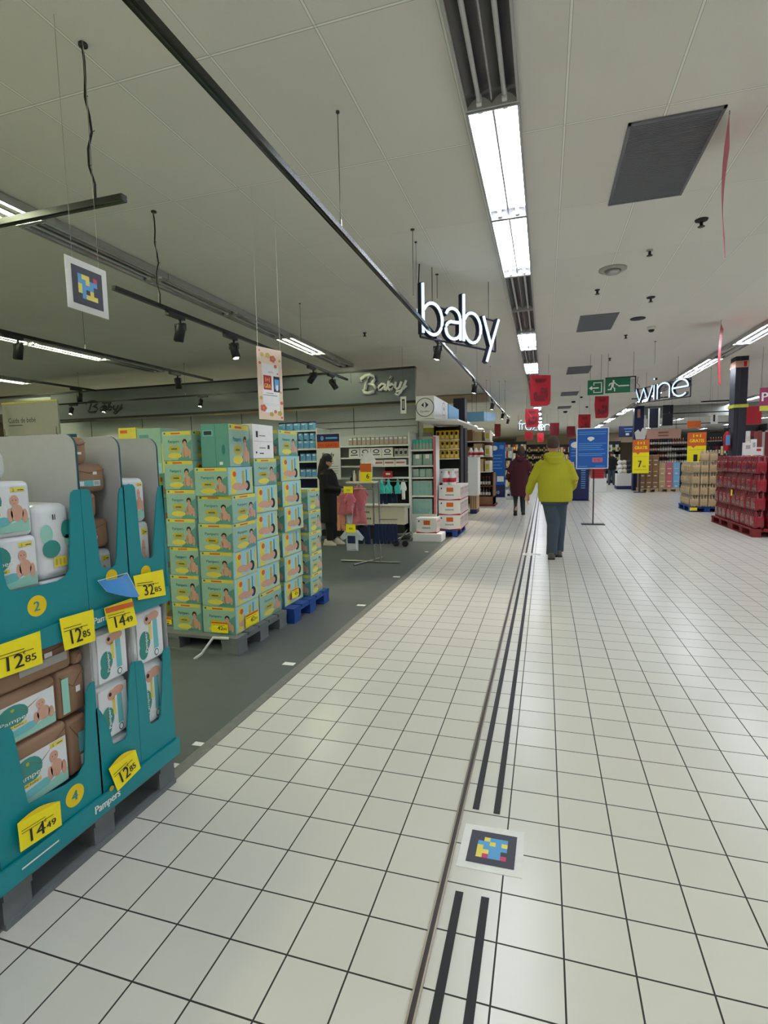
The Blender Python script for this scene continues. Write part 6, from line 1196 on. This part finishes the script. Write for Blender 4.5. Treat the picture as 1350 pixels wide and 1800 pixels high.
# ================================================================== PEOPLE
def fuse(mb, voxel, name, parent, smooth=6):
    o = mb.build(name, parent); o.modifiers.new('r', 'REMESH').mode = 'VOXEL'; o.modifiers['r'].voxel_size = voxel; o.modifiers['r'].use_smooth_shade = True
    s = o.modifiers.new('s', 'SMOOTH'); s.iterations = smooth; s.factor = .5
    bpy.context.view_layer.update(); dg = bpy.context.evaluated_depsgraph_get(); me = bpy.data.meshes.new_from_object(o.evaluated_get(dg)); mts = list(o.data.materials)
    o.modifiers.clear(); old = o.data; o.data = me; bpy.data.meshes.remove(old)
    if not me.materials: [me.materials.append(x) for x in mts]
    for p in me.polygons: p.use_smooth = True
    return o
def vtube(mb, P, R, m, n=14): mb.tube(P, R, m, n, True)
def hand(mb, w_, d, side, m='skin', grip=.5):
    """palm + five separate fingers, w_: wrist, d: pointing direction"""
    w_ = Vector(w_); d = Vector(d).normalized(); s = d.cross(Vector((0, 1, 0))).normalized() * side; n = s.cross(d)
    mb.tube([w_ - d * .02, w_ + d * .03, w_ + d * .08, w_ + d * .095], [(.024, .017), (.02, .036), (.016, .04), (.012, .034)], m, 10, up=n)
    for k, L in enumerate((.068, .076, .07, .055)):
        b = w_ + d * .085 + Vector((0, 1, 0)) * (-.03 + .02 * k) ; c = s * -1
        mb.tube([b, b + d * L * .45 + c * .006, b + d * L * .8 + c * L * grip * .6, b + d * L * .9 + c * L * grip], [.0095, .0095, .009, .007], m, 8)
    b = w_ + d * .03 - Vector((0, 1, 0)) * .034; mb.tube([b, b + d * .03 - Vector((0, 1, 0)) * .018, b + d * .062 - Vector((0, 1, 0)) * .014 - s * .012], [.012, .011, .008], m, 8)
def head(mb, c, r, yaw, m='skin'):
    """c: centre of the skull; faces +y rotated by yaw"""
    R = Matrix.Rotation(yaw, 3, 'Z'); c = Vector(c); q = lambda x, y, z: c + R @ Vector((x, y, z))
    mb.ball(c, r, m, 18, (.86, 1.0, 1.18)); mb.ball(q(0, r * .3, -r * .6), r * .62, m, 14, (.85, .95, .9)); mb.ball(q(0, r * 1.02, -r * .12), r * .14, m, 8, (.8, 1.2, 1.3))
    for s in (-1, 1): mb.ball(q(s * r * .86, -.05 * r, -r * .1), r * .24, m, 8, (.35, .8, 1.25)); mb.ball(q(s * r * .32, r * .84, .08 * r), r * .15, m, 8)
    mb.ball(q(0, r * .88, -r * .52), r * .16, m, 8, (1.5, .5, .4)); mb.tube([q(0, -r * .1, -r * .8), q(0, -r * .2, -r * 1.75)], r * .55, m, 14)
def face_bits(t, c, r, yaw):
    R = Matrix.Rotation(yaw, 3, 'Z'); c = Vector(c); mb = MB()
    for s in (-1, 1): mb.ball(c + R @ Vector((s * r * .32, r * .95, .06 * r)), r * .1, 'white', 10, (1.2, .5, .8)); mb.ball(c + R @ Vector((s * r * .32, r * 1.0, .06 * r)), r * .045, 'ink', 8)
    mb.build('eyes', t); mb = MB(); mb.ball(c + R @ Vector((0, r * .97, -r * .52)), r * .14, 'pinkc', 10, (1.5, .3, .28)); mb.build('mouth', t)

# --- man in the lime hoodie, seen from behind
Y0 = 8.36; cx = .165
t = thing('person', 'person in a lime hoodie and slate trousers walking away beside the guide strips', 'person', (cx, Y0, 0))
q = lambda px, py, y=Y0: atY(px, py, y)
hd = Vector((.115, Y0 + .03, 1.69)); mb = MB(); head(mb, hd, .1, -.12)
sh_l, el_l, wr_l = Vector((-.07, Y0, 1.42)), Vector((-.19, Y0 - .03, 1.14)), Vector((-.25, Y0 + .1, .93))
sh_r, el_r, wr_r = Vector((.36, Y0, 1.42)), Vector((.43, Y0 - .02, 1.14)), Vector((.36, Y0 + .22, 1.0))
mb.loft([((.13, Y0, .86), .15, .11), ((.13, Y0, 1.1), .17, .12), ((.13, Y0, 1.35), .17, .11), ((.13, Y0, 1.5), .08, .07)], 'skin')
for a, b, c in ((sh_l, el_l, wr_l), (sh_r, el_r, wr_r)): vtube(mb, [a, b, c], [.055, .045, .028], 'skin')
for sx, kn, an in ((.07, Vector((.13, Y0 - .06, .5)), Vector((.09, Y0 - .2, .12))), (.2, Vector((.22, Y0 + .08, .48)), Vector((.21, Y0 + .04, .1)))): vtube(mb, [Vector((sx, Y0, .9)), kn, an], [.08, .055, .04], 'skin')
hand(mb, wr_l, (wr_l - el_l) + Vector((.02, 0, -.08)), -1); hand(mb, wr_r, (wr_r - el_r), 1)
fuse(mb, .0065, 'body', t, 3); face_bits(t, hd, .1, -.12)
mb = MB(); mb.ball(hd + Vector((0, -.012, .022)), .106, 'brownhair', 18, (.88, .98, 1.08)); fuse(mb, .008, 'hair', t, 2)
mb = MB(); cz = lambda z: q(970, 900).z
mb.loft([((.155, Y0, .84), .235, .155), ((.155, Y0, .9), .25, .17), ((.15, Y0 - .01, 1.05), .25, .175), ((.145, Y0 - .01, 1.2), .245, .17), ((.14, Y0, 1.35), .225, .15), ((.135, Y0, 1.45), .17, .125), ((.13, Y0, 1.52), .12, .09)], 'lime', 26)
vtube(mb, [Vector((-.01, Y0, 1.43)), Vector((-.08, Y0, 1.37)), Vector((-.17, Y0 - .03, 1.18)), Vector((-.215, Y0 + .03, 1.05)), wr_l + Vector((.012, -.02, .03))], [.075, .078, .072, .066, .05], 'lime')
vtube(mb, [Vector((.28, Y0, 1.43)), Vector((.345, Y0, 1.36)), Vector((.415, Y0 - .03, 1.18)), Vector((.40, Y0 + .07, 1.07)), wr_r - Vector((0, .02, 0))], [.075, .078, .072, .066, .05], 'lime')
fuse(mb, .011, 'hoodie', t, 5)
mb = MB(); P = [Vector((.13 + .115 * cos(a), Y0 - .01 + .1 * sin(a), 1.53 + .02 * sin(a) * -1)) for a in [2 * pi * k / 16 for k in range(16)]]; mb.tube(P, .04, 'lime', 10, closed=True); mb.loft([((.14, Y0 - .1, 1.36), .02, .02), ((.135, Y0 - .11, 1.42), .09, .045), ((.13, Y0 - .09, 1.5), .13, .06), ((.13, Y0 - .07, 1.56), .11, .05)], 'lime', 18); fuse(mb, .01, 'hood', t, 3)
mb = MB(); vtube(mb, [Vector((.07, Y0 + .01, .9)), Vector((.09, Y0, .78)), Vector((.13, Y0 - .05, .5)), Vector((.115, Y0 - .16, .2)), Vector((.11, Y0 - .2, .06))], [(.12, .125), (.115, .12), (.095, .095), (.08, .085), (.082, .09)], 'slate'); vtube(mb, [Vector((.22, Y0, .9)), Vector((.215, Y0 + .02, .78)), Vector((.225, Y0 + .08, .5)), Vector((.215, Y0 + .06, .2)), Vector((.21, Y0 + .04, .07))], [(.12, .125), (.115, .12), (.09, .095), (.075, .08), (.075, .085)], 'slate')
mb.loft([((.145, Y0, .8), .2, .14), ((.145, Y0, .92), .2, .14)], 'slate'); fuse(mb, .011, 'trousers', t, 4)
for x, y in ((.105, Y0 - .2), (.21, Y0 + .04)):
    mb = MB(); mb.rbox(x - .05, y - .11, 0, x + .05, y + .18, .025, .012, 'ink'); ms = mb; mb = MB(); mb.loft([((x, y + .02, .012), .048, .13), ((x, y + .0, .06), .046, .11), ((x, y - .03, .1), .044, .07)], 'olive', 16); ms.build('sole', mb.build('shoe', t))

# --- person in the maroon coat, farther down the aisle
Y0 = 14.4
t = thing('person', 'person in a long maroon coat carrying white bags, walking away down the aisle', 'person', (-.65, Y0, 0))
hd = Vector((-.60, Y0 + .02, 1.69)); mb = MB(); head(mb, hd, .098, 0); wl = Vector((-.88, Y0 + .08, .86)); wr = Vector((-.38, Y0 + .1, .92))
mb.loft([((-.64, Y0, .8), .14, .1), ((-.64, Y0, 1.1), .15, .11), ((-.63, Y0, 1.35), .16, .1), ((-.62, Y0, 1.52), .07, .06)], 'skin')
vtube(mb, [Vector((-.82, Y0, 1.42)), Vector((-.9, Y0 - .04, 1.12)), wl], [.05, .042, .027], 'skin'); vtube(mb, [Vector((-.44, Y0, 1.42)), Vector((-.37, Y0 - .04, 1.14)), wr], [.05, .042, .027], 'skin')
for sx, kn, an in ((-.73, Vector((-.74, Y0 + .05, .48)), Vector((-.73, Y0 - .14, .12))), (-.57, Vector((-.56, Y0 + .04, .48)), Vector((-.54, Y0 + .08, .1)))): vtube(mb, [Vector((sx, Y0, .85)), kn, an], [.08, .055, .04], 'skin')
hand(mb, wl, (0, .05, -1), -1, grip=.8); hand(mb, wr, (0, .1, -1), 1); fuse(mb, .007, 'body', t, 3); face_bits(t, hd, .098, 0)
mb = MB(); mb.ball(hd + Vector((0, -.02, .02)), .108, 'brownhair', 18, (.92, 1, 1.1)); mb.ball(hd + Vector((0, -.05, -.06)), .08, 'brownhair', 14); fuse(mb, .009, 'hair', t, 3)
mb = MB(); mb.loft([((-.645, Y0, .5), .2, .15), ((-.645, Y0, .7), .235, .165), ((-.64, Y0, 1.0), .235, .165), ((-.635, Y0, 1.3), .225, .15), ((-.625, Y0, 1.44), .19, .12), ((-.62, Y0, 1.54), .1, .09)], 'maroon', 24)
vtube(mb, [Vector((-.78, Y0, 1.42)), Vector((-.88, Y0 - .03, 1.18)), Vector((-.93, Y0, 1.05)), wl + Vector((0, 0, .03))], [.08, .078, .07, .055], 'maroon'); vtube(mb, [Vector((-.47, Y0, 1.42)), Vector((-.38, Y0 - .03, 1.2)), Vector((-.355, Y0, 1.08)), wr + Vector((0, 0, .03))], [.08, .078, .07, .055], 'maroon')
fuse(mb, .012, 'coat', t, 4)
mb = MB(); mb.tube([Vector((-.61 + .1 * cos(a), Y0 - .01 + .09 * sin(a), 1.52)) for a in [2 * pi * k / 14 for k in range(14)]], .035, 'maroon', 8, closed=True); mb.ball((-.61, Y0 - .1, 1.46), .09, 'maroon', 12, (1.2, .6, .9)); fuse(mb, .01, 'hood', t, 2)
mb = MB(); vtube(mb, [Vector((-.72, Y0 + .01, .8)), Vector((-.74, Y0 + .05, .48)), Vector((-.735, Y0 - .13, .09))], [.1, .072, .055], 'dgrey'); vtube(mb, [Vector((-.57, Y0, .8)), Vector((-.56, Y0 + .05, .48)), Vector((-.545, Y0 + .08, .07))], [.1, .072, .055], 'dgrey'); fuse(mb, .01, 'trousers', t, 2)
for x, y in ((-.735, Y0 - .14), (-.54, Y0 + .08)): mb = MB(); mb.loft([((x, y + .03, .0), .05, .14), ((x, y + .03, .03), .05, .14), ((x, y, .07), .045, .1), ((x, y - .03, .11), .04, .06)], 'ink', 14); mb.build('shoe', t)
for k, (dx, m) in enumerate(((-.03, 'white'), (.05, 'plast'))):
    x, y, z = wl.x + dx, wl.y + .02 * k, wl.z - .46; mb = MB(); mb.loft([((x, y, z), .06, .05), ((x, y, z + .08), .11, .07), ((x, y, z + .22), .09, .06), ((x - dx * .7, y, z + .3), .03, .02)], m, 12)
    for s in (-1, 1): mb.tube([(x - dx * .7 + s * .015, y, z + .29), (wl.x + s * .012, wl.y, wl.z - .1)], .006, m, 5)
    mb.drect(frY(x - .05, x + .05, z + .08, z + .2, y - .075), .1, .2, .8, .7, 'navy', .002); tag(mb.build('carrier_bag'), '%s plastic carrier bag held by the person in the maroon coat' % ('outer white', 'inner pale')[k], 'bag', 'carrier bags')

# --- woman in black by the formula shelves, seen from the side
Y0 = 8.82; X_ = -3.72
t = thing('person', 'person with long black hair in dark clothes standing beside the ready poster', 'person', (X_, Y0, 0)); yaw = -pi / 2 + .2
hd = Vector((-3.73, Y0, 1.53)); mb = MB(); head(mb, hd, .092, yaw)
mb.loft([((X_ + .02, Y0, .8), .12, .14), ((X_, Y0, 1.1), .12, .15), ((X_ - .02, Y0, 1.3), .1, .16), ((X_ - .02, Y0, 1.38), .06, .07)], 'skin')
wl = Vector((-3.43, Y0 - .1, 1.0)); wr = Vector((-3.45, Y0 + .14, 1.0))
for s, w_ in ((-1, wl), (1, wr)): vtube(mb, [Vector((X_ - .03, Y0 + s * .16, 1.3)), Vector((X_ + .0, Y0 + s * .19, 1.02)), w_], [.05, .042, .026], 'skin'); hand(mb, w_, (1, 0, .1), s)
for s in (-1, 1): vtube(mb, [Vector((X_ + .02, Y0 + s * .07, .8)), Vector((X_ + .03, Y0 + s * .08, .45)), Vector((X_ + .0, Y0 + s * .08, .08))], [.08, .055, .038], 'skin')
fuse(mb, .007, 'body', t, 3); face_bits(t, hd, .092, yaw)
mb = MB(); mb.ball(hd + Vector((-.015, 0, .02)), .108, 'hair', 18, (.95, .95, 1.05)); mb.tube([hd + Vector((-.04, 0, .02)), hd + Vector((-.08, 0, -.15)), hd + Vector((-.11, 0, -.3)), hd + Vector((-.1, 0, -.42))], [(.1, .09), (.11, .1), (.1, .07), (.03, .02)], 'hair', 14); fuse(mb, .009, 'hair', t, 3)
mb = MB(); mb.loft([((X_ + .02, Y0, .42), .19, .21), ((X_ + .02, Y0, .8), .2, .2), ((X_ + .01, Y0, 1.05), .18, .19), ((X_ - .02, Y0, 1.28), .15, .19), ((X_ - .02, Y0, 1.38), .08, .1)], 'matt', 22)
for s, w_ in ((-1, wl), (1, wr)): vtube(mb, [Vector((X_ - .03, Y0 + s * .15, 1.29)), Vector((X_ + .02, Y0 + s * .2, 1.04)), w_ - Vector((.02, 0, 0))], [.08, .07, .05], 'matt')
fuse(mb, .012, 'coat', t, 4)
mb = MB(); 
for s in (-1, 1): vtube(mb, [Vector((X_ + .02, Y0 + s * .07, .7)), Vector((X_ + .02, Y0 + s * .08, .1))], [.09, .06], 'black')
mb.build('trousers', t)
for s in (-1, 1): mb = MB(); x = X_ + .06 * (1 + .8 * (s + 1)) - .06; y = Y0 + s * .09; mb.loft([((x + .02, y, .0), .13, .045), ((x + .02, y, .03), .13, .045), ((x, y, .07), .09, .042), ((x - .03, y, .12), .05, .04)], 'cream', 14); mb.build('shoe', t)
# --- distant shopper
Y0 = 30.; p = atZ(1075, 848)
t = thing('person', 'distant person in a black jacket and blue trousers right of the stand sign', 'person', (4.0, Y0, 0)); x = atY(1075, 830, Y0).x
hd = Vector((x, Y0, 1.62)); mb = MB(); head(mb, hd, .1, 2.6); mb.loft([((x, Y0, .85), .14, .1), ((x, Y0, 1.35), .17, .11), ((x, Y0, 1.5), .07, .06)], 'skin')
for s in (-1, 1): vtube(mb, [Vector((x + s * .19, Y0, 1.36)), Vector((x + s * .26, Y0, 1.08)), Vector((x + s * .2, Y0 - .2, 1.0))], [.05, .042, .028], 'skin'); hand(mb, (x + s * .2, Y0 - .2, 1.0), (0, -1, 0), s); vtube(mb, [Vector((x + s * .09, Y0, .85)), Vector((x + s * .11, Y0, .1))], [.08, .04], 'skin')
fuse(mb, .01, 'body', t, 2); face_bits(t, hd, .1, 2.6)
mb = MB(); mb.ball(hd + Vector((0, 0, .03)), .107, 'hair', 14); mb.build('hair', t)
mb = MB(); mb.loft([((x, Y0, .8), .2, .15), ((x, Y0, 1.1), .22, .15), ((x, Y0, 1.38), .2, .13), ((x, Y0, 1.5), .09, .08)], 'matt')
for s in (-1, 1): vtube(mb, [Vector((x + s * .17, Y0, 1.38)), Vector((x + s * .26, Y0, 1.08)), Vector((x + s * .2, Y0 - .18, 1.0))], [.08, .07, .05], 'matt')
fuse(mb, .016, 'jacket', t, 2); mb = MB()
for s in (-1, 1): vtube(mb, [Vector((x + s * .08, Y0, .85)), Vector((x + s * .11, Y0, .08))], [.1, .07], 'slate')
mb.build('trousers', t)
for s in (-1, 1): mb = MB(); mb.loft([((x + s * .11, Y0 - .05, 0), .05, .13), ((x + s * .11, Y0 - .03, .08), .045, .1)], 'ink', 12); mb.build('shoe', t)
